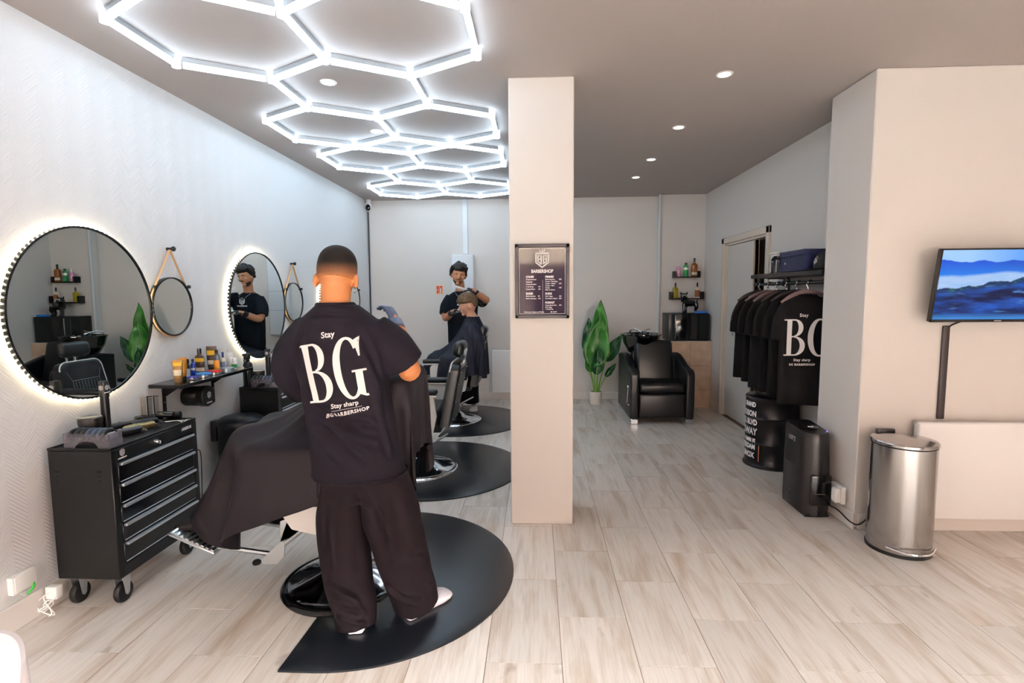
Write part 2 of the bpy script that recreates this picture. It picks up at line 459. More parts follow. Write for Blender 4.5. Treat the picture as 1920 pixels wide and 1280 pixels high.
for x0, x1, z0, z1 in ((-2.28, -2.1, 0, CEIL), (1.0, 1.1, 0, CEIL), (2.1, 2.2, 0, CEIL), (4.1, 4.3, 0, CEIL), (-2.1, 1.0, 0, .25), (2.2, 4.1, 0, .25), (-2.1, 1.0, 2.6, CEIL), (1.1, 2.1, 2.6, CEIL), (2.2, 4.1, 2.6, CEIL)):
    wf.box(x0, x1, -4.3, -4.2, z0, z1)
struct(wf, 'wall_front', PLASTER)
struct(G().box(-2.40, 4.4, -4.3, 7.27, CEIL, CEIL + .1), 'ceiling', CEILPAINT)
struct(G().box(-12, 14, -18.5, -4.3, -.15, -.03).box(4.4, 14, -4.3, 8, -.15, -.03), 'pavement', M('outdoor_paving', '8b8580', .8, var=(2, '77726d', 1)))
fac = struct(G().box(-12, 14, -15.5, -14.5, -.1, 6.0), 'wall_across_street', M('street_brick', '685750', .85, var=(3, '564843', 1)))
struct(G().box(13, 14, -14, 10, -.1, 6.0), 'wall_daylight_blocker', MATS['street_brick'])  # unseen wall added to hold back direct daylight at the side window
G().box(-11, 13, -14.5, -13.8, 2.6, 3.3).obj('awning', M('awning_cream', 'c9b49c', .8), fac, smooth=False)
for k in range(7):
    xw = -10 + k * 3.3
    G().box(xw, xw + 2.4, -14.52, -14.44, .4, 2.4).obj('shop_window', M('street_glass', '1c1e26', .1), fac, smooth=False)
    G().box(xw + .5, xw + 1.7, -14.52, -14.44, 4.0, 5.7).obj('upper_window', M('street_glass'), fac, smooth=False)
# storefront glazing behind the camera
PANE = bpy.data.materials.new('window_glass'); PANE.use_nodes = True
nt = PANE.node_tree; nt.nodes.remove(nt.nodes['Principled BSDF'])
tr = node(nt, 'ShaderNodeBsdfTransparent'); tr.inputs[0].default_value = (.93, .95, .95, 1); gl = node(nt, 'ShaderNodeBsdfGlossy'); gl.inputs['Roughness'].default_value = 0
fr = node(nt, 'ShaderNodeFresnel'); mx = node(nt, 'ShaderNodeMixShader'); nt.links.new(fr.outputs[0], mx.inputs[0]); nt.links.new(tr.outputs[0], mx.inputs[1]); nt.links.new(gl.outputs[0], mx.inputs[2])
nt.links.new(mx.outputs[0], nt.nodes['Material Output'].inputs[0])
FRAME = M('shopfront_frame', '2a2624', .45)
for n, (x0, x1, z0, mull) in enumerate(((-2.1, 1.0, .25, 2), (1.1, 2.1, .0, 0), (2.2, 4.1, .25, 1))):
    g = G(); t = .05
    g.box(x0, x1, -4.28, -4.22, z0, z0 + t).box(x0, x1, -4.28, -4.22, 2.6 - t, 2.6).box(x0, x0 + t, -4.28, -4.22, z0, 2.6).box(x1 - t, x1, -4.28, -4.22, z0, 2.6)
    for k in range(mull):
        xm = x0 + (x1 - x0) * (k + 1) / (mull + 1); g.box(xm - .025, xm + .025, -4.28, -4.22, z0, 2.6)
    w = struct(g, ('window_%d' if n != 1 else 'door_%d') % (n + 1), FRAME)
    xs = np.linspace(x0, x1, mull + 2)
    for a, b_ in zip(xs, xs[1:]): G().box(a + .02, b_ - .02, -4.252, -4.248, z0 + .02, 2.58).obj('pane', PANE, w, smooth=False)

g = G(); t = .05
g.box(4.32, 4.38, -3.4, -.6, .25, .30).box(4.32, 4.38, -3.4, -.6, 2.55, 2.6)
for y in (-3.375, -2.0, -.625): g.box(4.32, 4.38, y - .025, y + .025, .25, 2.6)
w = struct(g, 'window_5', FRAME)
for ya, yb_ in ((-3.38, -1.98), (-2.02, -.62)): G().box(4.348, 4.352, ya, yb_, .27, 2.58).obj('pane', PANE, w, smooth=False)
# baseboards
def profile_board(name, pts, h=.11, t=.016):
    g = G()
    for (x0, y0), (x1, y1), (nx, ny) in pts:
        X = sorted((x0, x1, x0 + nx * t, x1 + nx * t)); Yv = sorted((y0, y1, y0 + ny * t, y1 + ny * t))
        g.rbox(X[0], X[-1], Yv[0], Yv[-1], 0, h, .004, 1)
    return struct(g, name, TRIMW)
profile_board('baseboard_left', [((-2.28, -4.2), (-2.28, 7.15), (1, 0))], .12)
profile_board('baseboard_back', [((-2.264, 7.15), (1.625, 7.15), (0, -1))], .1)
profile_board('baseboard_right', [((2.2, 3.66), (2.2, DY0 - .1), (-1, 0)), ((2.2, DY1 + .1), (2.2, 6.63), (-1, 0))], .1)
profile_board('baseboard_partition', [((1.96, 3.2), (4.3, 3.2), (0, -1)), ((1.94, 3.184), (1.94, 3.66), (-1, 0))], .1)
struct(G().cyl((1.612, 7.02, 0), (1.612, 7.02, CEIL), .022, seg=12), 'trim_1', M('painted_pipe', 'c9d0d2', .4), smooth=True)

# sliding door in the right wall
fr = G()
for y0, y1, z0, z1 in ((DY1, DY1 + .07, 0, DZ + .07), (DY0 - .07, DY0, 0, DZ + .07), (DY0 - .07, DY1 + .07, DZ, DZ + .07)): fr.rbox(2.178, 2.215, y0, y1, z0, z1, .005, 1)
for y0, y1, z0, z1 in ((DY1 - .02, DY1, 0, DZ), (DY0, DY0 + .02, 0, DZ), (DY0, DY1, DZ - .02, DZ)): fr.box(2.2, 2.32, y0, y1, z0, z1)
struct(fr, 'trim_2', M('door_casing', 'd6cabd', .45))
dr = struct(G().rbox(2.232, 2.272, 5.52, DY1 - .022, .012, DZ - .022, .004, 1), 'door_4', M('door_paint', 'd3cfc9', .45))
G().rbox(2.226, 2.276, 5.52, 5.545, .012, DZ - .022, .003, 1).obj('door_edge', M('door_edge_wood', 'b49d88', .5), dr)
G().rbox(2.2285, 2.234, 6.05, 6.08, .95, 1.08, .002, 1).obj('handle', STEEL, dr)

# wood-look tiled plinth under the little fridge
PLI = M('plinth_wood_tile', 'd6bda6', .45, var=(9, 'c0a084', .8))
pl = thing('tiled_plinth', 'low plinth clad in wood-look tiles under the black mini fridge', 'plinth', (1.9, 6.83, 0))
G().box(1.668, 2.195, 6.648, 7.025, 0, .826).obj('core', M('plinth_grout', '9b8573', .8), pl, smooth=False)
for (x0, x1) in ((1.662, 1.93), (1.933, 2.197)):
    for (z0, z1) in ((.0, .22), (.223, .53), (.533, .829)): G().rbox(x0, x1, 6.64, 6.648, z0, z1, .002, 1).obj('tile', PLI, pl)
for (y0, y1) in ((6.65, 6.85), (6.853, 7.025)):
    for (z0, z1) in ((0, .42), (.423, .829)): G().rbox(1.660, 1.668, y0, y1, z0, z1, .002, 1).obj('tile', PLI, pl)
G().rbox(1.658, 2.198, 6.636, 7.026, .829, .84, .002, 1).obj('top', M('plinth_top', 'd8c8b8', .4), pl)

# ------------------------------------------------------------------ ceiling lights
LEDM = M('led_tube_glow', 'ffffff', .4, emit='d4ecff', estr=LED_STRENGTH)
SIDE = .462
def hex_light(cy0, label):
    t = thing('hexagon_ceiling_light', label, 'ceiling light', (-1.1, cy0 + .69, CEIL - .06), 'hexagon LED grids on the ceiling')
    nodes = {}; edges = set()
    def nid(x, y):
        k = (round(x, 2), round(y, 2))
        for q in nodes:
            if abs(q[0] - k[0]) < .05 and abs(q[1] - k[1]) < .05: return q
        nodes[k] = (x, y); return k
    for cx, cy in ((-1.5, cy0), (-.7, cy0), (-1.1, cy0 + .693), (-1.5, cy0 + 1.386), (-.7, cy0 + 1.386)):
        P = [nid(cx + SIDE * math.sin(PI / 3 * k), cy + SIDE * math.cos(PI / 3 * k)) for k in range(6)]
        for a, b in zip(P, P[1:] + P[:1]): edges.add(tuple(sorted((a, b))))
    for a, b in sorted(edges):
        A, B = np.array(nodes[a]), np.array(nodes[b]); d = (B - A) / np.linalg.norm(B - A); A2, B2 = A + d * .03, B - d * .03
        z = CEIL - .040
        tb = G().cyl((*A2, z), (*B2, z), .0145, seg=10).obj('led_tube', LEDM, t)
        n = np.array((-d[1], d[0])) * .013
        g = G(); g.add([(*(A2 - n), CEIL - .027), (*(B2 - n), CEIL - .027), (*(B2 + n), CEIL - .027), (*(A2 + n), CEIL - .027), (*(A2 - n), CEIL - .001), (*(B2 - n), CEIL - .001), (*(B2 + n), CEIL - .001), (*(A2 + n), CEIL - .001)],
              [(0, 1, 2, 3), (4, 7, 6, 5), (0, 4, 5, 1), (1, 5, 6, 2), (2, 6, 7, 3), (3, 7, 4, 0)])
        g.obj('tube_channel', ALU, tb, smooth=False)
    for k, (x, y) in nodes.items():
        G().cyl((x, y, CEIL - .055), (x, y, CEIL - .001), .022, seg=12).obj('corner_connector', M('led_connector', 'f4f7ff', .4, emit='d4ecff', estr=LED_STRENGTH * .45), t)
    return t
hex_light(2.59, 'near grid of five glowing white LED hexagons above the first chairs')
hex_light(4.90, 'far grid of five glowing white LED hexagons ending at the back wall')
DLM = M('downlight_glow', 'fff4e2', .4, emit='ffe9cf', estr=DOWNLIGHT_STRENGTH)
names = ['nearest', 'second', 'third', 'farthest']
dl = [(1.096, y, '%s of the four round recessed spotlights over the open floor' % names[i]) for i, y in enumerate((3.23, 4.21, 5.18, 5.95))]
dl += [(-1.23, 3.2, 'round recessed spotlight inside the middle hexagon of the near grid'), (-1.23, 4.15, 'round recessed spotlight at the edge of the rear left hexagon of the near grid')]
for x, y, lab in dl:
    t = thing('ceiling_spotlight', lab, 'spotlight', (x, y, CEIL - .008), 'recessed ceiling spotlights')
    G().lathe([(.034, -.001), (.036, -.006), (.047, -.006), (.049, -.001)], (x, y, CEIL), 28).obj('trim_ring', WHITE, t)
    G().lathe([(0, -.0035), (.0345, -.0035), (.0345, -.001), (0, -.001)], (x, y, CEIL), 24).obj('lens', DLM, t)
# ================================================================== left wall: mirrors, shelf, tool cabinets
WX = -2.28
LEDW = M('warm_led_glow', 'fff6df', .4, emit='ffe9b8', estr=6.0)
LEDDOT = M('warm_led_dot', 'fff6df', .4, emit='fff0cc', estr=18.0)
MFRAME = M('mirror_frame_black', '17181a', .3, .3)
def ring(g, cx0, cx1, cy, cz, r0, r1, seg=72):
    """flat ring around an x axis"""
    V = []; F = []
    for x, r in ((cx0, r0), (cx0, r1), (cx1, r1), (cx1, r0)): V += [(x, cy + r * math.cos(2 * PI * k / seg), cz + r * math.sin(2 * PI * k / seg)) for k in range(seg)]
    for a in range(4):
        b = (a + 1) % 4
        for k in range(seg): F.append((a * seg + k, a * seg + (k + 1) % seg, b * seg + (k + 1) % seg, b * seg + k))
    return g.add(V, F)
for cy, lab in ((2.553, 'large round backlit wall mirror above the nearest black tool cabinet'), (4.195, 'large round backlit wall mirror that reflects the second barber'), (5.84, 'large round backlit wall mirror hidden behind the near barber\'s head')):
    cz, R = 1.365, .431
    t = thing('round_mirror', lab, 'mirror', (WX + .02, cy, cz - R), 'round mirrors ringed with warm LEDs')
    G().lathe([(0, 0), (.40, 0), (.40, .018), (0, .018)], (WX, cy, cz), 64, 'x').obj('backing', BLACK, t)
    ring(G(), WX + .016, WX + .036, cy, cz, .421, R).obj('frame', MFRAME, t)
    G().lathe([(0, .018), (.422, .018), (.422, .031), (0, .031)], (WX, cy, cz), 96, 'x').obj('glass', GLASSMIR, t)
    ring(G(), WX + .008, WX + .014, cy, cz, .402, .412).obj('led_strip', LEDW, t)
    g = G()
    for k in range(96):
        a = 2 * PI * k / 96; g.sphere((WX + .022, cy + (R + .0035) * math.cos(a), cz + (R + .0035) * math.sin(a)), .0048, 6, 4)
    d = g.obj('led_dots', LEDDOT, t); d['kind'] = 'stuff'
STRAP = M('tan_leather_strap', 'c4a27a', .6)
for cy, lab in ((3.175, 'small round mirror on a tan strap above the product shelf'), (4.82, 'small round mirror on a tan strap right of the second backlit mirror'), (6.475, 'small round mirror on a tan strap beside the near barber\'s ear')):
    cz, R = 1.383, .181
    t = thing('hanging_mirror', lab, 'mirror', (WX + .02, cy, cz - R), 'small round mirrors hung on straps')
    ring(G(), WX + .002, WX + .032, cy, cz, .174, R, 64).obj('frame', MFRAME, t)
    G().lathe([(0, .004), (.1745, .004), (.1745, .026), (0, .026)], (WX, cy, cz), 64, 'x').obj('glass', GLASSMIR, t)
    g = G(); x = WX + .019
    a0, a1 = math.radians(142), math.radians(40)
    pk = (x, cy + .012, cz + .352)
    for a in (a0, a1):
        g.tube([(x, cy + (R + .004) * math.cos(a), cz + (R + .004) * math.sin(a)), pk], .008, 6, flat=((0, 1, .3), .25))
    s = g.obj('strap', STRAP, t)
    rim = [(x, cy + (R + .003) * math.cos(a), cz + (R + .003) * math.sin(a)) for a in np.linspace(a0, a0 + 4.2, 30)]
    G().tube(rim, .0065, 6, flat=((0, 1, 0), .5)).obj('rim_strap', STRAP, t)
    for a in (a0, a1): G().lathe([(0, .016), (.011, .014), (.011, 0), (0, 0)], (x + .008, cy + (R + .012) * math.cos(a), cz + (R + .012) * math.sin(a)), 14, 'x').obj('rivet', BLACK, t)
    G().lathe([(0, 0), (.009, 0), (.008, .03), (.014, .036), (.016, .045), (.012, .05), (0, .05)], (WX, cy + .012, cz + .356), 18, 'x').obj('peg', BLACK, t)

# product shelf
SH = .93
t = thing('wall_shelf', 'black wall shelf crowded with grooming products', 'shelf', (-2.18, 3.33, .70))
G().rbox(WX, -2.068, 2.95, 3.72, SH - .022, SH, .003, 1).obj('board', M('black_lacquer', '0b0a0b', .12, spec=.6), t)
for y in (3.075, 3.56):
    g = G().box(WX, WX + .004, y - .014, y + .014, .70, SH - .022).box(WX, -2.12, y - .014, y + .014, SH - .026, SH - .022)
    g.prism([(WX + .004, SH - .1), (WX + .004, SH - .026), (-2.16, SH - .026)], y - .003, y + .003, 'xz')
    b = g.obj('bracket', BLACK, t, smooth=False)
    for z in (.73, .8): G().lathe([(0, .004), (.004, .003), (.005, 0), (0, 0)], (WX + .004, y, z), 10, 'x').obj('screw', STEEL, b)
GRP = 'grooming products on the wall shelf'
def tube_pack(x, y, w, h, body, cap, label, accent=None, rot=0.0, z=SH, group=GRP, inv=True):
    """squeeze tube standing on its cap"""
    t = thing('squeeze_tube', label, 'tube', (x, y, z), group)
    c, s = math.cos(rot), math.sin(rot); rr = w * .36
    L = []
    for f, rx, ry in ((0, rr, rr), (.03, rr, rr), (.16, rr, rr), (.16, rr * .94, rr * .94)): L.append((x, y, z + h * f, rx, ry, rot))
    G().rings(L, 20, 2).obj('cap', cap, t)
    L = [(x, y, z + h * f, rx, ry, rot) for f, rx, ry in ((.16, rr * 1.0, rr * 1.0), (.22, rr * 1.12, rr * 1.08), (.5, w * .47, rr * .75), (.8, w * .5, rr * .36), (.93, w * .5, .003), (1, w * .5, .0022))]
    b = G().rings(L, 24, 2.2).obj('body', body, t)
    if accent:
        for f0, f1, wd, m in accent:
            n = 8; V = []; F = []
            for j, f in enumerate((f0, f1)):
                ry = float(np.interp(f, (.16, .22, .5, .8, .93), (rr, rr * 1.08, rr * .75, rr * .36, .003))); rx = float(np.interp(f, (.16, .22, .5, .8, .93), (rr, rr * 1.12, w * .47, w * .5, w * .5)))
                for k in range(n + 1):
                    a = -PI / 2 + (k / n - .5) * PI * wd; lx, ly = rx * math.cos(a) * 1.02, ry * math.sin(a) * 1.03 - .0008
                    V.append((x + lx * c - ly * s, y + lx * s + ly * c, z + h * f))
            F = [(k, k + 1, n + 2 + k, n + 1 + k) for k in range(n)]
            G().add(V, F).obj('label', m, t)
    return t
def bottle(x, y, w, h, body, cap, label, lab=None, cap_h=.2, neck=.4, z=SH, group=GRP, square=2.0, depth=.8, name='bottle', cat='bottle', capw=None):
    t = thing(name, label, cat, (x, y, z), group)
    r = w / 2; hb = h * (1 - cap_h); capw = capw or neck
    L = [(x, y, z + hb * f, r * k, r * depth * k) for f, k in ((0, .93), (.03, 1), (.80, 1), (.87, .93), (.93, .62), (.97, neck), (1, neck))]
    L = [(q[0], q[1], q[2], q[3], max(q[4], r * neck * .95)) for q in L]
    G().rings(L, 24, square).obj('body', body, t)
    G().rings([(x, y, z + hb, r * capw, r * capw), (x, y, z + h * .99, r * capw * .96, r * capw * .96), (x, y, z + h, r * capw * .85, r * capw * .85)], 20, 2).obj('cap', cap, t)
    if lab:
        for f0, f1, m in lab:
            n = 12; V = []
            for f in (f0, f1):
                for k in range(n + 1):
                    a = -PI * .95 + k / n * PI * .9; ca, sa = math.cos(a), math.sin(a)
                    V.append((x + 1.015 * r * math.copysign(abs(ca) ** (2 / square), ca), y + 1.015 * r * depth * math.copysign(abs(sa) ** (2 / square), sa), z + hb * f))
            G().add(V, [(k, k + 1, n + 2 + k, n + 1 + k) for k in range(n)]).obj('label', m, t)
    return t
def tin(x, y, w, h, lidm, label, z=SH, base=None):
    t = thing('pomade_tin', label, 'tin', (x, y, z), 'pomade tins on the wall shelf')
    r = w / 2
    G().lathe([(0, 0), (r * .96, 0), (r, .002), (r, h * .55), (0, h * .55)], (x, y, z), 32).obj('body', base or ALU, t)
    G().lathe([(0, h * .55), (r * 1.02, h * .55), (r * 1.02, h * .95), (r * .98, h), (0, h)], (x, y, z), 32).obj('lid', lidm, t)
GOLD = M('gold_foil', 'd8a53c', .3, .6); AMBER = M('amber_plastic', 'bd7f1f', .3); BROWNP = M('brown_plastic', '4b382e', .35); YELP = M('yellow_print', 'e2b326', .5)
CREAMP = M('cream_print', 'e9ddc4', .5); BLUEP = M('blue_plastic', '1d3fae', .3); PALEBLUE = M('pale_blue_label', 'b9d4f0', .45); LBLUE = M('sky_blue_lid', '3f8fd6', .35)
REDP = M('red_lid', 'c9302c', .35); PURP = M('indigo_lid', '3b3a9a', .35); GREENP = M('green_print', '1e8a4a', .5); WHITEP = M('white_plastic', 'f1f1ef', .35); ORANGEP = M('orange_label', 'f0a53a', .45); GREYTIN = M('grey_tin', '9fb0ba', .35, .6)
CLEARP = M('clear_plastic', 'dfe5ea', .08, trans=.85, ior=1.3)
tube_pack(-2.17, 3.06, .058, .135, M('gold_brown_tube', '94703f', .35, .3), M('bronze_cap', '7d5a33', .35), 'gold squeeze tube with yellow print at the near end of the shelf', [(.3, .55, .6, CREAMP), (.72, .88, .55, YELP)], .3)
tube_pack(-2.195, 3.14, .05, .138, AMBER, BLACKPLASTIC, 'amber squeeze tube with a black cap beside the gold one', [(.35, .75, .22, GOLD)], .5)
bottle(-2.225, 3.225, .036, .118, BLACKPLASTIC, BLACKPLASTIC, 'narrow black bottle with a pale blue label on the shelf', [(.06, .62, PALEBLUE)], .22, .75)
bottle(-2.22, 3.275, .03, .112, BLUEP, M('navy_cap', '0d1a4c', .3), 'slim cobalt blue bottle on the shelf', [(.45, .6, WHITEP)], .18, .5)
bottle(-2.225, 3.355, .062, .172, BROWNP, BLACKPLASTIC, 'tall brown bottle with a black cap and yellow band', [(.62, .8, YELP), (.16, .34, CREAMP)], .2, .42, depth=.6)
tube_pack(-2.225, 3.485, .066, .174, BROWNP, BLACKPLASTIC, 'dark brown tube standing on its cap, tallest tube of the shelf', [(.3, .46, .5, CREAMP), (.66, .84, .62, YELP)], .25)
bottle(-2.185, 3.475, .042, .152, CLEARP, BLACKPLASTIC, 'clear bottle with an orange label and black cap', [(.08, .62, ORANGEP)], .16, .5, depth=.75)
bottle(-2.175, 3.53, .036, .13, CREAMP, M('indigo_cap', '2f3a78', .35), 'cream bottle with blue lettering and a dark blue cap', [(.12, .7, M('blue_lettering', '7f8fb5', .5))], .3, .4)
tube_pack(-2.215, 3.60, .044, .15, WHITEP, WHITEP, 'tall white tube near the far end of the shelf', None, .2)
bottle(-2.195, 3.645, .05, .112, WHITEP, WHITEP, 'stout plain white bottle near the far end of the shelf', None, .22, .8)
bottle(-2.135, 3.60, .042, .078, WHITEP, WHITEP, 'small white jar with a green band near the far end of the shelf', [(.2, .62, GREENP)], .25, .8)
tin(-2.128, 3.132, .062, .023, PURP, 'small tin with an indigo lid at the shelf edge')
tin(-2.136, 3.25, .088, .027, LBLUE, 'tin with a sky blue lid at the shelf edge')
tin(-2.135, 3.36, .088, .028, REDP, 'tin with a red lid at the shelf edge')
tin(-2.118, 3.475, .09, .028, GREYTIN, 'grey metal tin at the shelf edge', base=GREYTIN)

# round dispenser under the shelf
t = thing('neck_strip_dispenser', 'round black dispenser with a white emblem fixed under the shelf', 'dispenser', (-2.2, 3.28, .735))
G().lathe([(0, 0), (.060, 0), (.064, .006), (.064, .10), (.061, .104), (0, .104)], (WX, 3.28, .8), 36, 'x').obj('drum', BLACK, t)
G().lathe([(0, .104), (.066, .104), (.068, .108), (.068, .145), (.064, .15), (0, .15)], (WX, 3.28, .8), 36, 'x').obj('lid', BLACKPLASTIC, t)
shield_logo(.045).move(frame_mtx((WX + .1508, 3.285, .785), (0, 1, 0), (0, 0, 1))).obj('emblem', WHITEPRINT, t, smooth=False)
text_geo('BARBERSHOP', .009, bold=.0003).move(frame_mtx((WX + .1508, 3.285, .755), (0, 1, 0), (0, 0, 1))).obj('lettering', WHITEPRINT, t, smooth=False)

# tool cabinets
CABM = M('cabinet_black_steel', '09090b', .35, spec=.45)
MATRIB = M('ribbed_rubber_mat', '202226', .55)
def tool_cabinet(cx, cy, label):
    x0, x1, y0, y1, z0, z1 = cx - .15, cx + .15, cy - .30, cy + .30, .145, .765
    t = thing('tool_cabinet', label, 'cabinet', (cx, cy, 0), 'black tool cabinets on castors')
    G().rbox(x0, x1 - .012, y0, y1, z0, z1 - .012, .004, 1).rbox(x1 - .02, x1, y0, y0 + .035, z0, z1 - .012, .003, 1).rbox(x1 - .02, x1, y1 - .035, y1, z0, z1 - .012, .003, 1).obj('body', CABM, t)
    g = G().rbox(x0, x0 + .008, y0, y1, z1 - .012, z1, .002, 1).rbox(x1 - .008, x1, y0, y1, z1 - .012, z1, .002, 1).rbox(x0, x1, y0, y0 + .008, z1 - .012, z1, .002, 1).rbox(x0, x1, y1 - .008, y1, z1 - .012, z1, .002, 1)
    g.obj('tray_rim', CABM, t)
    g = G()
    for k in range(58): g.box(x0 + .008, x1 - .008, y0 + .011 + k * .01, y0 + .016 + k * .01, z1 - .012, z1 - .0085)
    m = g.obj('ribbed_mat', MATRIB, t, smooth=False); m['kind'] = 'stuff'
    fx = x1
    G().rbox(x1 - .02, fx, y0 + .03, y1 - .03, .690, z1 - .014, .003, 1).obj('fascia', CABM, t)
    zs = [.688, .588, .488, .398, .308, .205]
    for a, b in zip(zs, zs[1:]):
        d = G().rbox(x1 - .02, fx, y0 + .038, y1 - .038, b + .004, a - .001, .003, 1).obj('drawer', M('drawer_black', '0d0d10', .22, spec=.5), t)
        G().rbox(fx, fx + .018, y0 + .042, y1 - .042, a - .016, a - .002, .005, 2).obj('handle', M('pull_aluminium', 'dfe6ec', .3, .85), d)
        G().rbox(fx - .004, fx + .003, y0 + .045, y1 - .045, b + .006, b + .010, .001, 1).obj('drawer_trim', M('pull_aluminium'), d)
    G().rbox(x1 - .02, fx, y0 + .03, y1 - .03, z0, .204, .003, 1).obj('plinth', CABM, t)
    lk = G().lathe([(0, .012), (.010, .010), (.012, 0), (0, 0)], (fx, cy - .02, .722), 18, 'x').obj('lock', CHROME, t)
    G().rbox(fx + .008, fx + .028, cy - .022, cy - .018, .708, .724, .002, 1).obj('key', CHROME, lk)
    for i, (px, py) in enumerate(((x0 + .045, y0 + .06), (x1 - .05, y0 + .07), (x0 + .045, y1 - .06), (x1 - .05, y1 - .07))):
        w = G().lathe([(0, -.016), (.030, -.018), (.045, -.014), (.05, -.006), (.05, .006), (.045, .014), (.030, .018), (0, .016)], (px, py, .05), 24, 'x').obj('castor_wheel', RUBBER, t)
        g = G().rbox(px - .03, px + .03, py - .03, py + .03, .138, .146, .002, 1)
        for s in (-1, 1): g.prism([(py - .026, .14), (py + .026, .14), (py + .012, .045), (py, .035), (py - .012, .045)], px + s * .022 - .0015, px + s * .022 + .0015, 'yz')
        g.cyl((px - .026, py, .05), (px + .026, py, .05), .006, seg=8)
        g.obj('castor_fork', M('zinc', 'c3c6c8', .35, .9), w)
    for s in (y0,):
        for xx in (x0 + .04, x1 - .06):
            G().box(xx - .012, xx + .012, s - .0012, s + .001, .652, .662).box(xx - .005, xx + .005, s - .0012, s, .632, .64).box(xx - .005, xx + .005, s - .0012, s, .61, .618).obj('vent_slot', M('slot_black', '010101', .9), t, smooth=False)
    g = G().tube([(x0 + .05, y1, .71), (x0 + .05, y1 + .055, .71), (x1 - .05, y1 + .055, .71), (x1 - .05, y1, .71)], .010, 10)
    g.obj('push_handle', BLACKPLASTIC, t)
    text_geo('AREBOS', .022, bold=.0006).move(frame_mtx((fx + .0008, y1 - .085, .72), (0, 1, 0), (0, 0, 1))).obj('lettering', WHITEPRINT, t, smooth=False)
    shield_logo(.036).move(frame_mtx((fx + .0008, y0 + .065, .712), (0, 1, 0), (0, 0, 1))).obj('emblem', WHITEPRINT, t, smooth=False)
    text_geo('BARBERSHOP', .0085, bold=.0003).move(frame_mtx((fx + .0008, y0 + .065, .702), (0, 1, 0), (0, 0, 1))).obj('emblem_lettering', WHITEPRINT, t, smooth=False)
    return t
CZ = .765
tool_cabinet(-2.07, 2.53, 'black steel tool cabinet with clippers on top, nearest to the camera')
tool_cabinet(-2.07, 4.08, 'black steel tool cabinet behind the black pedal bin, half hidden by the barber')

def clipper(x, y, rot, L, body, label, tilt=0.0, z=CZ - .0085, blade=True, w=.022):
    t = thing('hair_clipper', label, 'clipper', (x, y, z), 'clippers laid out on the tool cabinet')
    c, s = math.cos(rot), math.sin(rot)
    def P(u, v, h): return (x + u * c - v * s, y + u * s + v * c, z + h)
    pts = [(-.5, .55), (-.42, .9), (-.1, 1.0), (.2, .86), (.4, .95), (.46, .8)]
    G().tube([P(L * u, 0, w * .98) for u, _ in pts], [w * k for _, k in pts], 14, 4, flat=((0, 0, 1), .9)).obj('body', body, t)
    if blade:
        g = G(); V = [P(L * .44, -w * .85, .012), P(L * .44, w * .85, .012), P(L * .58, w * .95, .010), P(L * .58, -w * .95, .010)]
        V += [(a, b, h + .01) for a, b, h in V]
        g.add(V, [(0, 1, 2, 3), (4, 7, 6, 5), (0, 4, 5, 1), (1, 5, 6, 2), (2, 6, 7, 3), (3, 7, 4, 0)])
        for k in range(7): g.tube([P(L * .58, w * (-.8 + k * .267), .012), P(L * .61, w * (-.8 + k * .267), .011)], .0012, 4)
        g.obj('blade', STEEL, t, smooth=False)
        G().tube([P(L * .1, w * .9, w), P(L * .32, w * 1.15, w)], [.004, .003], 8).obj('lever', CHROME, t)
    G().rings([(*P(L * -.1, 0, w * 1.7)[:2], z + w * 1.72, .006, .004, rot), (*P(L * -.1, 0, 0)[:2], z + w * 1.92, .005, .003, rot)], 12, 2).obj('switch', BLACKGLOSS, t)
    return t
GUN = M('gunmetal', '4a4b4d', .3, .8); BRASSY = M('brushed_brass', '8e8159', .32, .8)
ax = 1.1
clipper(-2.045, 2.475, ax, .15, GUN, 'gunmetal clipper lying closest to the guard rack')
clipper(-2.050, 2.575, ax, .15, BRASSY, 'brass-toned clipper in the middle of the tool cabinet')
clipper(-2.09, 2.665, ax, .13, M('dark_steel', '2e2f33', .25, .7), 'dark polished clipper beyond the brass-toned one')
clipper(-2.160, 2.60, ax, .15, BLACKPLASTIC, 'matt black trimmer at the rear edge of the tool cabinet')
clipper(-2.165, 2.765, .5, .10, BLACKGLOSS, 'short glossy black shaver near the rear of the tool cabinet', blade=False, w=.02)
# scissors
t = thing('scissors', 'steel hairdressing scissors at the far front corner of the tool cabinet', 'scissors', (-2.0, 2.76, CZ - .0085))
z = CZ - .004
for s in (-1, 1):
    g = G().tube([(-2.055 + s * .006, 2.74, z), (-1.995, 2.76 - s * .002, z), (-1.95, 2.772 - s * .014, z)], [.001, .004, .003], 8)
    g.tube([(-1.95 + .014 * math.cos(a) + .012, 2.772 - s * .02 + .012 * math.sin(a), z) for a in np.linspace(0, 2 * PI, 13)[:-1]], .0028, 8, closed=True)
    g.obj('blade', CHROME, t)
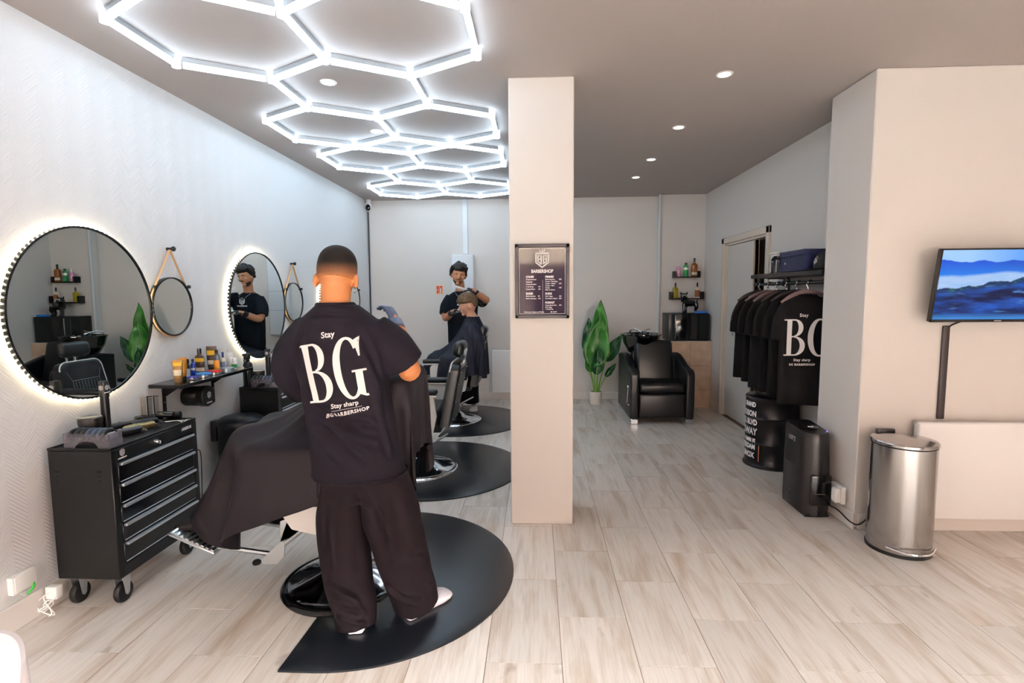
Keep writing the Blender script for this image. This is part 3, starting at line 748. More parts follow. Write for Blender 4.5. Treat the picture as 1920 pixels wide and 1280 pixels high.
# combs and a brush standing at the far rear corner
for k, (x, y, h, lab, m) in enumerate(((-2.190, 2.775, .135, 'pale wide-toothed comb standing at the back of the tool cabinet', M('horn_comb', '8d8471', .4)), (-2.165, 2.79, .14, 'black barber comb with a printed spine standing at the back of the tool cabinet', BLACKPLASTIC), (-2.135, 2.80, .14, 'black fine-toothed comb standing next to the printed one', BLACKPLASTIC))):
    t = thing('comb', lab, 'comb', (x, y, CZ - .0085), 'combs standing on the tool cabinet')
    z = CZ - .0085
    G().rbox(x - .0035, x + .0035, y - .002, y + .002, z, z + h, .001, 1).rbox(x - .0035, x + .028, y - .002, y + .002, z, z + .006, .001, 1).rbox(x - .0035, x + .028, y - .002, y + .002, z + h - .006, z + h, .001, 1).obj('spine', m, t)
    g = G()
    for j in range(24): g.box(x + .003, x + .026, y - .0015, y + .0015, z + .008 + j * (h - .016) / 24, z + .0105 + j * (h - .016) / 24)
    g.obj('teeth', m if k != 2 else M('grey_comb', '5b5c5e', .4), t, smooth=False)
# hair dryer nozzle lying behind the combs
t = thing('hair_dryer', 'small black hair dryer lying at the far end of the tool cabinet', 'hair dryer', (-2.05, 2.815, CZ - .0085))
G().tube([(-2.12, 2.805, CZ + .018), (-2.07, 2.802, CZ + .018), (-2.02, 2.8, CZ + .020)], [.022, .024, .02], 18, 4).obj('body', BLACKGLOSS, t)
G().tube([(-2.02, 2.8, CZ + .020), (-1.985, 2.8, CZ + .022)], [.017, .022], 14, flat=((0, 1, 0), .5)).obj('nozzle', BLACKPLASTIC, t)
G().tube([(-2.08, 2.795, CZ + .006), (-2.045, 2.765, CZ + .003)], [.011, .010], 12).obj('handle', BLACKPLASTIC, t)
# guard rack
def guard_rack(cx, cy, label, grp, full=True):
    z = CZ - .0070
    t = thing('guard_rack', label, 'rack', (cx, cy, z), 'clear racks of clipper guards')
    ACR = M('clear_acrylic', 'd9d7e4', .10, trans=.82, ior=1.25)
    w, d, h = .215, .075, .07
    for s in (-1, 1):
        arch = [(cx - w / 2, z), (cx - w / 2 + .02, z)] + [(cx - .055 * math.cos(a), z + .036 * math.sin(a)) for a in np.linspace(0, PI, 12)] + [(cx + w / 2 - .02, z), (cx + w / 2, z), (cx + w / 2, z + h), (cx - w / 2, z + h)]
        G().prism(arch, cy + s * d / 2 - .0015, cy + s * d / 2 + .0015, 'xz').obj('side_panel', ACR, t, smooth=False)
        G().box(cx + s * w / 2 - .0015, cx + s * w / 2 + .0015, cy - d / 2, cy + d / 2, z, z + h).obj('end_panel', ACR, t, smooth=False)
    G().box(cx - w / 2, cx + w / 2, cy - d / 2, cy + d / 2, z + h * .52, z + h * .56).obj('tray', ACR, t, smooth=False)
    for k in range(8): G().box(cx - w / 2 + .012 + k * .0265, cx - w / 2 + .0145 + k * .0265, cy - d / 2, cy + d / 2, z + h * .56, z + h * .9).obj('divider', M('divider_white', 'd8d6e2', .3), t, smooth=False)
    cols = [BLACKPLASTIC] * 3 + [M('blue_grey_guard', '38465c', .4)] * 3 + [BLACKPLASTIC]
    for k in range(7):
        gx = cx - w / 2 + .027 + k * .0265
        o = thing('clipper_guard', ('%s of the seven clipper guards in the ' % ['first', 'second', 'third', 'fourth', 'fifth', 'sixth', 'last'][k]) + grp, 'clipper guard', (gx, cy, z + h * .57), 'clipper guards in the ' + grp)
        b = z + h * .57
        G().tube([(gx, cy + .034 * math.cos(a), b + .010 + .030 * math.sin(a)) for a in np.linspace(.15, PI - .15, 9)], .0095, 8, caps=True).obj('shell', cols[k], o)
        g = G()
        for j in range(6): g.box(gx - .007, gx + .007, cy - .03 + j * .011, cy - .026 + j * .011, b, b + .02)
        g.obj('teeth', cols[k], o, smooth=False)
        if k == 6: G().rbox(gx + .008, gx + .0115, cy - .022, cy + .022, b + .018, b + .028, .001, 1).obj('badge', WHITEP, o)
    return t
guard_rack(-2.045, 2.285, 'clear acrylic rack of clipper guards at the near end of the tool cabinet', 'near rack')
guard_rack(-2.045, 3.84, 'clear acrylic rack of clipper guards on the second tool cabinet', 'rack on the second tool cabinet')
# black jar with pale lid, tall black post
def jar(x, y, label):
    t = thing('powder_jar', label, 'jar', (x, y, CZ - .0085), 'black powder jars on the tool cabinets'); z = CZ - .0085
    G().lathe([(0, 0), (.046, 0), (.048, .004), (.048, .085), (0, .085)], (x, y, z), 32).obj('body', BLACK, t)
    G().lathe([(.0, .085), (.050, .085), (.050, .112), (.046, .116), (.040, .113), (0, .113)], (x, y, z), 32).obj('lid', M('jar_lid', '232220', .35), t)
jar(-2.150, 2.395, 'round black jar behind the near guard rack')
jar(-2.150, 3.93, 'round black jar on the second tool cabinet')
def mist(x, y, label):
    z = CZ - .0085
    t = thing('tall_spray_bottle', label, 'bottle', (x, y, z), 'tall slim black bottles on the tool cabinets')
    G().rings([(x, y, z, .017, .017), (x, y, z + .2, .0165, .0165), (x, y, z + .2, .0185, .0185), (x, y, z + .275, .0185, .0185), (x, y, z + .28, .015, .015)], 24, 3.2).obj('body', BLACK, t)
    shield_logo(.026).move(frame_mtx((x + .0195, y - .004, z + .235), (0, 1, 0), (0, 0, 1))).obj('emblem', WHITEPRINT, t, smooth=False)
    text_geo('BARBERSHOP', .006, bold=.0002).move(frame_mtx((x + .0195, y - .004, z + .222), (0, 1, 0), (0, 0, 1))).obj('emblem_lettering', WHITEPRINT, t, smooth=False)
    shield_logo(.026).move(frame_mtx((x + .002, y - .0195, z + .235), (1, 0, 0), (0, 0, 1))).obj('emblem', WHITEPRINT, t, smooth=False)
mist(-2.125, 2.458, 'tall slim black bottle with a white emblem in front of the first backlit mirror')
mist(-2.075, 3.95, 'tall slim black bottle in front of the second backlit mirror')
# trigger spray bottle on the second cabinet
t = thing('trigger_spray_bottle', 'black trigger spray bottle on the second tool cabinet by the shelf end', 'spray bottle', (-2.165, 3.82, CZ - .0085)); z = CZ - .0085
G().lathe([(0, 0), (.034, 0), (.036, .004), (.036, .15), (.03, .185), (.015, .2), (.015, .215), (0, .215)], (-2.165, 3.82, z), 28).obj('body', M('smoky_black', '161618', .2), t)
g = G().rbox(-2.185, -2.145, 3.795, 3.835, z + .215, z + .262, .008, 2).tube([(-2.165, 3.81, z + .25), (-2.165, 3.765, z + .255)], .009, 10)
g.obj('spray_head', BLACKPLASTIC, t)
G().tube([(-2.165, 3.79, z + .242), (-2.165, 3.775, z + .215), (-2.165, 3.78, z + .19)], .005, 8, 4).obj('trigger', BLACKPLASTIC, t)

# black pedal bin by the wall
t = thing('pedal_bin', 'matt black round pedal bin between the two tool cabinets', 'bin', (-2.085, 3.55, 0))
G().lathe([(0, 0), (.150, 0), (.152, .008), (.147, .03), (.147, .55), (0, .55)], (-2.085, 3.55, 0), 44).obj('body', M('matt_black_steel', '111112', .35, .4), t)
G().lathe([(.148, .548), (.155, .552), (.156, .57), (.150, .585), (.12, .602), (.06, .612), (0, .615)], (-2.085, 3.55, 0), 44).obj('lid', M('bin_lid_black', '1b1d21', .3, .5), t)
G().rbox(-2.26, -2.215, 3.47, 3.53, .44, .585, .008, 2).obj('hinge', BLACKPLASTIC, t)
G().rbox(-2.12, -2.05, 3.36, 3.41, .012, .02, .003, 1).obj('pedal', STEEL, t)

# sockets, plugs and leads along the left wall
t = thing('wall_socket', 'white surface socket box above the baseboard at the bottom left', 'socket', (WX, 2.12, .155))
G().rbox(WX, WX + .028, 2.055, 2.165, .165, .245, .004, 2).obj('box', WHITEP, t)
G().rbox(WX + .028, WX + .033, 2.062, 2.158, .171, .239, .003, 2).obj('face_plate', WHITEP, t)
G().tube([(WX + .03, 2.145, .178), (WX + .04, 2.13, .16), (WX + .03, 2.11, .142)], .005, 8, 4).obj('green_wire', M('green_wire', '2fae3a', .4), t)
t = thing('phone_charger', 'white charger with coiled white cord under the near tool cabinet', 'charger', (-2.22, 2.2, 0))
G().rbox(-2.245, -2.19, 2.185, 2.221, .07, .13, .006, 2).obj('plug', WHITEP, t)
coil = [(-2.235 + .028 * math.sin(a * 1.3) - .012 * math.cos(a * 2.1), 2.18 + .014 * math.cos(a), .075 + .045 * math.cos(a * .9) - a * .0022) for a in np.linspace(0, 22, 90)]
G().tube([(-2.215, 2.19, .08)] + coil, .0028, 6).obj('cord', WHITEP, t)
t = thing('power_socket', 'white wall socket with a black plug beyond the near tool cabinet', 'socket', (WX, 3.12, .33))
G().rbox(WX, WX + .012, 3.06, 3.14, .34, .42, .004, 2).obj('face_plate', WHITEP, t)
t = thing('power_plug', 'black plug with its lead in the wall socket by the pedal bin', 'plug', (WX + .012, 3.10, .0))
G().rbox(WX + .012, WX + .055, 3.08, 3.12, .36, .40, .01, 2).obj('plug', BLACKPLASTIC, t)
G().tube([(WX + .05, 3.1, .375), (WX + .1, 3.12, .33), (WX + .09, 3.16, .2), (WX + .07, 3.13, .08), (WX + .06, 3.13, .02), (WX + .07, 3.15, .012)], .004, 8, 8).obj('lead', RUBBER, t)
G().tube([(WX + .04, 3.11, .39), (WX + .07, 3.18, .45), (WX + .06, 3.28, .44), (WX + .04, 3.33, .36), (WX + .03, 3.33, .1), (WX + .035, 3.31, .012)], .003, 8, 8).obj('lead', RUBBER, t)
t = thing('power_strip', 'white power strip with a dark plug on the floor by the wall', 'power strip', (-2.16, 3.24, 0))
G().rbox(-2.17, -1.93, 3.20, 3.25, 0, .035, .005, 2).obj('body', WHITEP, t)
G().tube([(-2.12, 3.215, .036), (-2.135, 3.212, .08), (-2.15, 3.21, .115)], [.024, .02, .008], 12, 3).obj('plug', M('blue_black_plastic', '20242c', .35), t)
# white shell chair at the frame's lower left corner: only the top of its back shows
t = thing('shell_chair', 'white plastic shell chair back cut off at the bottom left corner', 'chair', (-1.25, .75, 0))
SHELL = M('white_shell', 'f5f0f2', .3)
g = G(); n = 26; m = 16; V = []
for j in range(m + 1):
    v = j / m; zz = .44 + .265 * v; w = .215 * (1 - .45 * max(0, v - .45) ** 2.2 * 2.2)
    for i in range(n + 1):
        u = -1 + 2 * i / n; ed = abs(u) ** 4 * .07 * max(0, v - .35)
        V.append((-1.21 + u * w, .965 + .10 * v - .10 * u * u, zz - ed))
V2 = [(x, y - .011, z) for x, y, z in V]; N = len(V); F = []
for j in range(m):
    for i in range(n):
        q = (j * (n + 1) + i, j * (n + 1) + i + 1, (j + 1) * (n + 1) + i + 1, (j + 1) * (n + 1) + i); F.append(q); F.append(tuple(N + k for k in q[::-1]))
for i in range(n): F.append((m * (n + 1) + i, m * (n + 1) + i + 1, N + m * (n + 1) + i + 1, N + m * (n + 1) + i)); F.append((i, i + 1, N + i + 1, N + i))
for j in range(m): F.append((j * (n + 1), (j + 1) * (n + 1), N + (j + 1) * (n + 1), N + j * (n + 1))); F.append((j * (n + 1) + n, (j + 1) * (n + 1) + n, N + (j + 1) * (n + 1) + n, N + j * (n + 1) + n))
g.add(V + V2, F).obj('backrest', SHELL, t)
G().rings([(-1.245, .785, .425, .19, .18), (-1.245, .785, .44, .215, .2), (-1.245, .785, .45, .21, .195)], 28, 2.6).obj('seat', SHELL, t)
for sx in (-1, 1):
    for sy in (-1, 1): G().tube([(-1.245 + sx * .11, .785 + sy * .11, .43), (-1.245 + sx * .2, .785 + sy * .2, 0)], [.016, .011], 10).obj('leg', M('pale_beech', 'c9a77c', .5), t)
# ================================================================== barber chairs and mats
MATM = M('anti_fatigue_mat', '12151b', .30, spec=.6, bump=(60, .08, .002))
SHELLW = M('chair_side_white', 'dcdad8', .3, .15)
PIPING = M('white_piping', 'e9e6e2', .45)
STITCH = M('grey_stitching', 'a9b4bd', .6)
def mat(cy, label):
    """half-round mat with a bite for the chair base on its straight side"""
    R = .745; xs = -1.0; xr = -.865; P = []
    P += [(xs, cy - R), (xr, cy - R)]
    P += [(xr + (R) * math.sin(a), cy - R * math.cos(a)) for a in np.linspace(.08, PI - .08, 40)]
    P += [(xr, cy + R), (xs, cy + R)]
    rb = .30
    P += [(xs + math.sqrt(max(rb ** 2 - 0, 0)) * math.sin(a), cy - .10 + rb * math.cos(a)) for a in np.linspace(0.05, PI - .05, 18)]
    def inset(P, d):
        out = []; n = len(P)
        for i in range(n):
            a, b, c = np.array(P[i - 1]), np.array(P[i]), np.array(P[(i + 1) % n])
            t1 = (b - a) / (np.linalg.norm(b - a) + 1e-9); t2 = (c - b) / (np.linalg.norm(c - b) + 1e-9); nn = np.array((-t1[1] - t2[1], t1[0] + t2[0])); nn /= np.linalg.norm(nn) + 1e-9
            out.append(tuple(b + nn * d))
        return out
    n = len(P); I1, I2 = inset(P, .006), inset(P, .045)
    V = [(x, y, 0) for x, y in P] + [(x, y, .008) for x, y in P] + [(x, y, .0095) for x, y in I1] + [(x, y, .02) for x, y in I2]
    F = [tuple(range(n))[::-1], tuple(range(3 * n, 4 * n))]
    for L in range(3):
        for k in range(n): F.append((L * n + k, L * n + (k + 1) % n, (L + 1) * n + (k + 1) % n, (L + 1) * n + k))
    o = single(G().add(V, F), 'floor_mat', MATM, label, 'mat', (-.6, cy, 0), 'half-round mats under the barber chairs')
    return o
mat(2.605, 'half-round black mat under the near barber\'s white shoes')
mat(4.275, 'half-round black mat under the empty barber chair')
mat(5.945, 'half-round black mat under the chair of the boy in a cape')

def barber_chair(cx, cy, label, lift=0.0, black_rim=False):
    """faces the mirror wall (-x); seat cushion top at .55+lift"""
    t = thing('barber_chair', label, 'barber chair', (cx, cy, 0), 'barber chairs facing the mirrors')
    S = .55 + lift
    def mv(g): return g.move((cx, cy, 0))
    mv(G().lathe([(.0, .125), (.055, .12), (.07, .105), (.12, .075), (.2, .05), (.255, .034), (.272, .026), (.28, .014), (.28, 0), (0, 0)], (0, 0, 0), 64)).obj('base', M('chair_base_chrome', 'cfd6de', .09, 1), t, ang=25)
    mv(G().lathe([(.278, 0), (.305, 0), (.308, .008), (.300, .020), (.286, .026), (.272, .0265), (.270, .02), (.278, .015)], (0, 0, 0), 64)).obj('base_rim', BLACKGLOSS if black_rim else CHROME, t)
    mv(G().cyl((0, 0, .1), (0, 0, S - .2), .045, .045, 24)).obj('column', CHROME, t)
    mv(G().lathe([(.05, .12), (.066, .12), (.066, .2), (.05, .21)], (0, 0, 0), 24)).obj('column_sleeve', CHROME, t)
    mv(G().tube([(.03, .06, .17), (.10, .20, .19), (.16, .36, .20)], .011, 10, 4)).obj('pump_lever', CHROME, t)
    mv(G().rbox(-.2, .2, -.16, .16, S - .2, S - .14, .01, 1)).obj('seat_frame', M('chair_frame_black', '131314', .4), t)
    mv(G().rbox(-.27, .20, -.235, .235, S - .14, S, .045, 3)).obj('seat', LEATHER, t)
    mv(G().tube([(-.262, -.2, S - .02), (-.262, .2, S - .02)], .005, 8)).obj('seat_piping', PIPING, t)
    # backrest, leaning back
    h = .50; Mx = Matrix.Translation((cx + .215, cy, S - .13)) @ Matrix.Rotation(math.radians(11), 4, 'Y')
    def outline(sc=1.0, n=10):
        w0, w1, hh = .235 * sc, .205 * sc, h; P = [(-w0, 0), (w0, 0)]
        P += [(w1 - .07 + .07 * math.cos(a) , hh - .07 + .07 * math.sin(a)) for a in np.linspace(0, PI / 2, n)]
        P += [(-w1 + .07 - .07 * math.sin(a), hh - .07 + .07 * math.cos(a)) for a in np.linspace(0, PI / 2, n)]
        return P
    P = outline(); n = len(P)
    Pi = [(y * .9, z * .93 + .02) for y, z in P]
    V = [(-.028, y, z) for y, z in Pi] + [(-.012, y, z) for y, z in P] + [(.05, y, z) for y, z in P] + [(.062, y * .96, z * .97 + .005) for y, z in P]
    F = [tuple(range(n)), tuple(range(3 * n, 4 * n))[::-1]] + [(L * n + k, L * n + (k + 1) % n, (L + 1) * n + (k + 1) % n, (L + 1) * n + k) for L in range(3) for k in range(n)]
    b = G().add(V, F).move(Mx).obj('backrest', LEATHER, t)
    G().tube([(-.014, y * 1.005, z) for y, z in P[1:]] , .0055, 8).move(Mx).obj('piping', PIPING, b)
    g = G()
    for k in range(8): g.tube([(-.030, -.105 + k * .03, .06), (-.030, -.105 + k * .03, .33)], .0014, 4)
    for q in (((-.13, .05), (-.13, .34)), ((-.13, .34), (-.165, .42)), ((.13, .34), (.165, .42)), ((.13, .05), (.13, .34)), ((-.13, .34), (.13, .34))): g.tube([(-.030, *q[0]), (-.030, *q[1])], .0016, 4)
    g.move(Mx).obj('stitching', STITCH, b, smooth=False)
    G().rbox(.060, .068, -.19, .19, .03, .46, .004, 1).move(Mx).obj('back_panel', M('chair_back_panel', '1c1c20', .45), b)
    for yy in (-.17, .17):
        for zz in (.06, .2, .34, .44): G().sphere((.069, yy, zz), .006, 8, 6).move(Mx).obj('bolt', CHROME, b)
    # headrest
    g = G().rbox(-.035, .055, -.135, .135, h + .04, h + .165, .04, 3); hd = g.move(Mx).obj('headrest', LEATHER, t)
    G().rbox(.050, .062, -.06, .06, h + .055, h + .11, .004, 1).move(Mx).obj('headrest_plate', CHROME, hd)
    for yy in (-.04, .04): G().rbox(.055, .063, yy - .008, yy + .008, h - .12, h + .09, .002, 1).move(Mx).obj('headrest_bar', CHROME, hd)
    # arms
    for s in (-1, 1):
        y = s * .285
        g = G().rbox(-.30, .20, y - .038, y + .038, S + .13, S + .175, .02, 3)
        a = mv(g).obj('armrest', LEATHER, t)
        mv(G().rbox(-.302, .195, y - .030, y + .030, S + .115, S + .131, .006, 2)).obj('armrest_trim', SHELLW, a)
        pts = [(.17, S + .115), (-.18, S + .115)] + [(-.18 - .04 * math.sin(q), S + .075 + .04 * math.cos(q)) for q in np.linspace(0, PI / 2, 5)] + [(-.22, S - .02), (-.12, S - .17), (.06, S - .21), (.16, S - .17), (.19, S - .04)]
        mv(G().prism(pts, y - .017, y + .017, 'xz')).obj('side_panel', SHELLW, a, ang=30)
        hole = [(-.02 + .09 * math.cos(q), S + .0 + .065 * math.sin(q)) for q in np.linspace(0, 2 * PI, 28)[:-1]]
        mv(G().prism(hole, y - .0185, y + .0185, 'xz')).obj('side_inlay', LEATHER, a, ang=30)
        mv(G().tube([(-.02 + .092 * math.cos(q), y + s * .019, S + .067 * math.sin(q)) for q in np.linspace(0, 2 * PI, 28)[:-1]], .003, 6, closed=True)).obj('inlay_ring', PIPING, a)
    # footrest
    fx = -.655
    for s in (-1, 1):
        y = s * .175
        mv(G().prism([(-.18, S - .13), (-.02, S - .19), (-.20, S - .175), (-.235, S - .19), (-.24, S - .29), (-.335, S - .38), (-.33, S - .40), (-.26, S - .40), (-.225, S - .36), (-.205, S - .2)], y - .004, y + .004, 'xz')).obj('footrest_bracket', ALU, t, smooth=False)
        mv(G().tube([(-.22, y, S - .30), (-.05, y, S - .17)], .010, 8)).obj('footrest_stay', ALU, t)
        mv(G().tube([(-.30, y * .8, S - .37), (-.62, y * .8, S - .33)], .012, 8)).obj('footrest_arm', ALU, t)
        mv(G().lathe([(0, -.022), (.018, -.022), (.02, -.012), (.014, -.004), (0, .0)], (-.36, y, S - .38), 16)).obj('footrest_bumper', RUBBER, t)
    Mf = Matrix.Translation((cx + fx, cy, S - .30)) @ Matrix.Rotation(math.radians(24), 4, 'Y')
    p = G().rbox(-.13, .11, -.19, .19, -.018, .0, .006, 1).move(Mf).obj('footplate', ALU, t)
    for k in range(9):
        G().tube([(-.115 + k * .026, -.185, .003), (-.115 + k * .026, .185, .003)], .0085, 8, flat=((0, 0, 1), .6)).move(Mf).obj('ridge', M('polished_aluminium', 'e4ebf2', .18, 1), p)
    return t
barber_chair(-.97, 2.51, 'barber chair with a shining round base under the black-caped client nearest the camera', .03, True)
barber_chair(-.955, 4.22, 'empty black barber chair with white piping and white sides', 0.0)
barber_chair(-.93, 5.90, 'barber chair in which the fair-haired boy sits', .02)
# ================================================================== people
SKIN1 = M('warm_brown_skin', 'b87748', .5, var=(14, 'a8673c', .5)); SKIN2 = M('olive_skin', 'b98261', .5); SKIN3 = M('fair_skin', 'd9a184', .5)
TEE1 = M('charcoal_plum_cotton', '15111a', .85, spec=.2, bump=(420, .12, .001)); TROUSER1 = M('plum_black_twill', '181015', .85, spec=.2, bump=(380, .12, .001))
TEE2 = M('navy_black_cotton', '0d141c', .85, spec=.2); CAPEM = M('cape_plum_black', '150e15', .62, spec=.3); CAPEM2 = M('cape_navy', '141726', .55, spec=.3)
GLOVE = M('black_nitrile', '15171c', .38); GLOVEB = M('blue_grey_nitrile', '4d5a78', .45); SHOEW = M('white_clog', 'efe6ea', .45)
SILVER = M('silver_chain', 'd5d8da', .2, 1)

def head_point(d):
    """surface of a head in local axes (face towards +y, up +z) for unit direction d"""
    x, y, z = d
    px, py, pz = x * .079, y * .097, z * .118
    if z < 0:
        px *= 1 - .26 * (-z) ** 1.2
        if y < 0: py *= 1 - .30 * (-z) ** .9
        else: py *= 1 - .10 * (-z)
    if y < 0 and z > 0: py *= 1 + .04 * (1 - z)
    if z > 0: px *= 1 + .30 * z ** 1.5; py *= 1 + .18 * z ** 1.5
    if y > .3: py *= .97
    return np.array((px, py, pz))
def head_frame(c, yaw, pit=0, rol=0, s=1.0):
    return Matrix.Translation(c) @ Matrix.Rotation(yaw, 4, 'Z') @ Matrix.Rotation(pit, 4, 'X') @ Matrix.Rotation(rol, 4, 'Y') @ Matrix.Scale(s, 4)
def sphere_dirs(seg=40, rings=28):
    D = [(0, 0, -1)]
    for i in range(1, rings):
        a = -PI / 2 + PI * i / rings
        D += [(math.cos(a) * math.cos(2 * PI * k / seg), math.cos(a) * math.sin(2 * PI * k / seg), math.sin(a)) for k in range(seg)]
    D.append((0, 0, 1)); g = G().sphere((0, 0, 0), 1, seg, rings); return D, g.F
def head_geo(g, Mh, ear=-.008):
    h = G(); D, F = sphere_dirs(); h.add([tuple(head_point(d)) for d in D], F)
    h.tube([(0, .082, .022), (0, .100, -.006), (0, .110, -.022), (0, .096, -.030)], [.009, .012, .0155, .011], 10, 3)         # nose
    h.sphere((0, .106, -.025), (.018, .012, .009), 10, 6)
    for s in (-1, 1):
        h.sphere((s * .032, .078, .030), (.026, .014, .008), 10, 6)      # brow
        h.sphere((s * .043, .066, -.022), (.022, .02, .02), 10, 6)       # cheek
        m = Matrix.Rotation(s * .35, 4, 'Z') @ Matrix.Rotation(-.2, 4, 'X')
        e = G().sphere((0, 0, 0), (.012, .021, .034), 12, 8, m); e.V = [(x + s * .083, y - .006, z + ear) for x, y, z in e.V]; h.add(e.V, e.F)   # ear
    h.sphere((0, .086, -.052), (.024, .011, .006), 12, 6); h.sphere((0, .084, -.063), (.021, .011, .007), 12, 6)               # lips
    h.sphere((0, .072, -.092), (.026, .02, .018), 12, 8)                # chin
    h.move(Mh); g.add(h.V, h.F)
def hair(Mh, fn, mat, parent, name='hair', seg=56, rings=40, noise_amp=0.0, label=None):
    D, F = sphere_dirs(seg, rings); V = []
    for d in D:
        p = head_point(d); t = fn(*d)
        if noise_amp and t > 0: t += noise_amp * noise.noise(Vector(d) * 7 + Vector((3, 1, 7)))
        V.append(tuple(p * (1 + t / np.linalg.norm(p))))
    o = G().add(V, F).move(Mh).obj(name, mat, parent, ang=180)
    if label: o['label'] = label
    return o
def eyes(Mh, parent, iris='2a1a10'):
    for s in (-1, 1):
        e = G().sphere((s * .031, .077, .006), (.0125, .010, .0075), 12, 8).move(Mh).obj('eye', M('eye_white', 'e8e4e0', .25), parent)
        G().sphere((s * .031, .0855, .006), (.0055, .003, .0055), 10, 6).move(Mh).obj('iris', M('iris_' + iris, iris, .2), e)
        G().tube([(s * .016, .092, .026), (s * .032, .092, .031), (s * .047, .078, .026)], [.003, .0042, .002], 6, 3).move(Mh).obj('eyebrow', M('brow_dark', '17110d', .8), parent)
def mixf(a, b, x): x = min(1, max(0, x)); return a + (b - a) * x

def hand_geo(g, wrist, direc, normal, curl=.5, s=1.0, thumb=1, grip=None):
    """palm with five fingers; direc along the fingers, normal out of the back of the hand, thumb=+1/-1 side"""
    d = Vector(direc).normalized(); n = Vector(normal); n = (n - d * n.dot(d)).normalized(); b = d.cross(n) * thumb; w = Vector(wrist)
    def P(u, v, h): return tuple(w + (d * u + b * v + n * h) * s)
    g.tube([P(-.02, 0, 0), P(.015, 0, 0), P(.05, .002, .004), P(.088, 0, .002)], [.024 * s, .029 * s, .037 * s, .034 * s], 14, 3, flat=(tuple(n), .5))
    L = [.072, .080, .074, .058]
    for k in range(4):
        v = (.030 - k * .0195); a = 0; p = np.array((.084 - abs(k - 1.2) * .004, v, .002)); pts = [p - np.array((.02, 0, 0)), p]
        for j, f in enumerate((.45, .32, .23)):
            a += curl * (.75, .95, .7)[j] * (1 + .08 * k); p = p + np.array((math.cos(a), -.03 * (k - 1.5), -math.sin(a))) * L[k] * f; pts.append(p)
        g.tube([P(*q) for q in pts], [.0095 * s, .0098 * s, .0088 * s, .008 * s, .0068 * s], 9, 2)
    g.tube([P(.018, .022, -.004), P(.04, .046, -.012), P(.066, .056, -.026 - curl * .012), P(.088, .050, -.036 - curl * .02)], [.014 * s, .0125 * s, .0105 * s, .008 * s], 9, 3)

def folds(axis_pts, amp=.004, seed=0, freq=(9, 22)):
    rs = np.random.RandomState(seed); K = [(rs.normal(size=3) * np.array((1, 1, .55)) * rs.uniform(*freq), rs.uniform(0, 6.28), rs.uniform(.5, 1)) for _ in range(9)]
    def f(co):
        out = np.zeros(len(co))
        for k, ph, a in K:
            s = np.sin(co @ k + ph + 1.3 * np.sin(co @ (k[[1, 2, 0]] * .5))); out += a * np.sign(s) * np.abs(s) ** 1.5
        return amp * out / 3
    return f
def line_folds(lines, base=None):
    """soft creases along 3-D segments: (a,b,width,depth)"""
    def f(co):
        out = base(co) if base else np.zeros(len(co))
        for a, b, w, dep in lines:
            a, b = np.array(a), np.array(b); ab = b - a; t = np.clip(((co - a) @ ab) / (ab @ ab), 0, 1); q = a + t[:, None] * ab; r = np.linalg.norm(co - q, axis=1)
            fade = np.sin(np.clip(t * .9 + .05, 0, 1) * PI) ** .5
            out = out + 2.6 * dep * fade * (np.exp(-(r / w) ** 2) - .55 * np.exp(-((r - 1.9 * w) / w) ** 2))
        return out
    return f
def wrap_print(g, fn, bvh, mat, parent, name, direction=(0, 1, 0), start=-.6, lift=.0022):
    """lay flat artwork on cloth: fn(u,v) -> point, pushed along direction onto the cloth"""
    d = Vector(direction); V = []
    for u, v, w in g.V:
        p = Vector(fn(u, v)); h = bvh.ray_cast(p + d * start, d)
        V.append(tuple(h[0] - d * lift) if h[0] is not None else tuple(p))
    return G().add(V, g.F).obj(name, mat, parent, ang=180)
def shoe(parent, heel, toe, mat, name='shoe', w=.05, h=.075, sole=True):
    a, b = Vector(heel), Vector(toe); d = (b - a); L = d.length; d.normalize(); n = Vector((-d.y, d.x, 0)); z0 = a.z; g = G(); N = 26
    prof = [(0, .62, .9), (.02, .8, 1), (.12, .92, 1), (.3, .86, .98), (.5, .92, .82), (.7, 1.05, .62), (.85, 1.0, .5), (.96, .7, .36), (1, .4, .22)]
    V = []; F = []; m = 12
    for f, wf, hf in prof:
        c = a + d * (L * f)
        for k in range(m):
            an = 2 * PI * k / m; lx = math.cos(an) * w * wf; lz = (math.sin(an) * .5 + .5) * h * hf
            if math.sin(an) < -.2: lz = 0
            V.append(tuple(c + n * lx + Vector((0, 0, lz))))
    R = len(prof); F = [(i * m + k, i * m + (k + 1) % m, (i + 1) * m + (k + 1) % m, (i + 1) * m + k) for i in range(R - 1) for k in range(m)] + [tuple(range(m)), tuple((R - 1) * m + k for k in range(m))]
    g.add(V, F); o, _ = remeshed(g, name, mat, parent, .005, 3)
    return o

# ---------------------------------------------------------------- near barber (seen from behind)
B1 = thing('person', 'barber seen from behind in a dark BG T-shirt and wide dark trousers', 'person', (-.69, 2.16, .02))
Mh = head_frame((-.845, 2.215, 1.540), math.radians(8), math.radians(-13), math.radians(3), .98)
hg = G(); head_geo(hg, Mh, -.034)
hg.tube([(-.845, 2.17, 1.33), (-.845, 2.185, 1.42), (-.845, 2.2, 1.48)], [.070, .062, .064], 18, 4)
hg.rings([(-.76, 2.21, .74, .14, .10), (-.80, 2.21, 1.0, .13, .09), (-.825, 2.2, 1.25, .15, .09), (-.83, 2.19, 1.32, .12, .07), (-.84, 2.18, 1.37, .06, .06)], 24)
hg.tube([(-.66, 2.21, 1.29), (-.575, 2.235, 1.17), (-.555, 2.265, 1.118), (-.61, 2.37, 1.22), (-.668, 2.47, 1.315)], [.055, .05, .049, .043, .030], 14, 5)
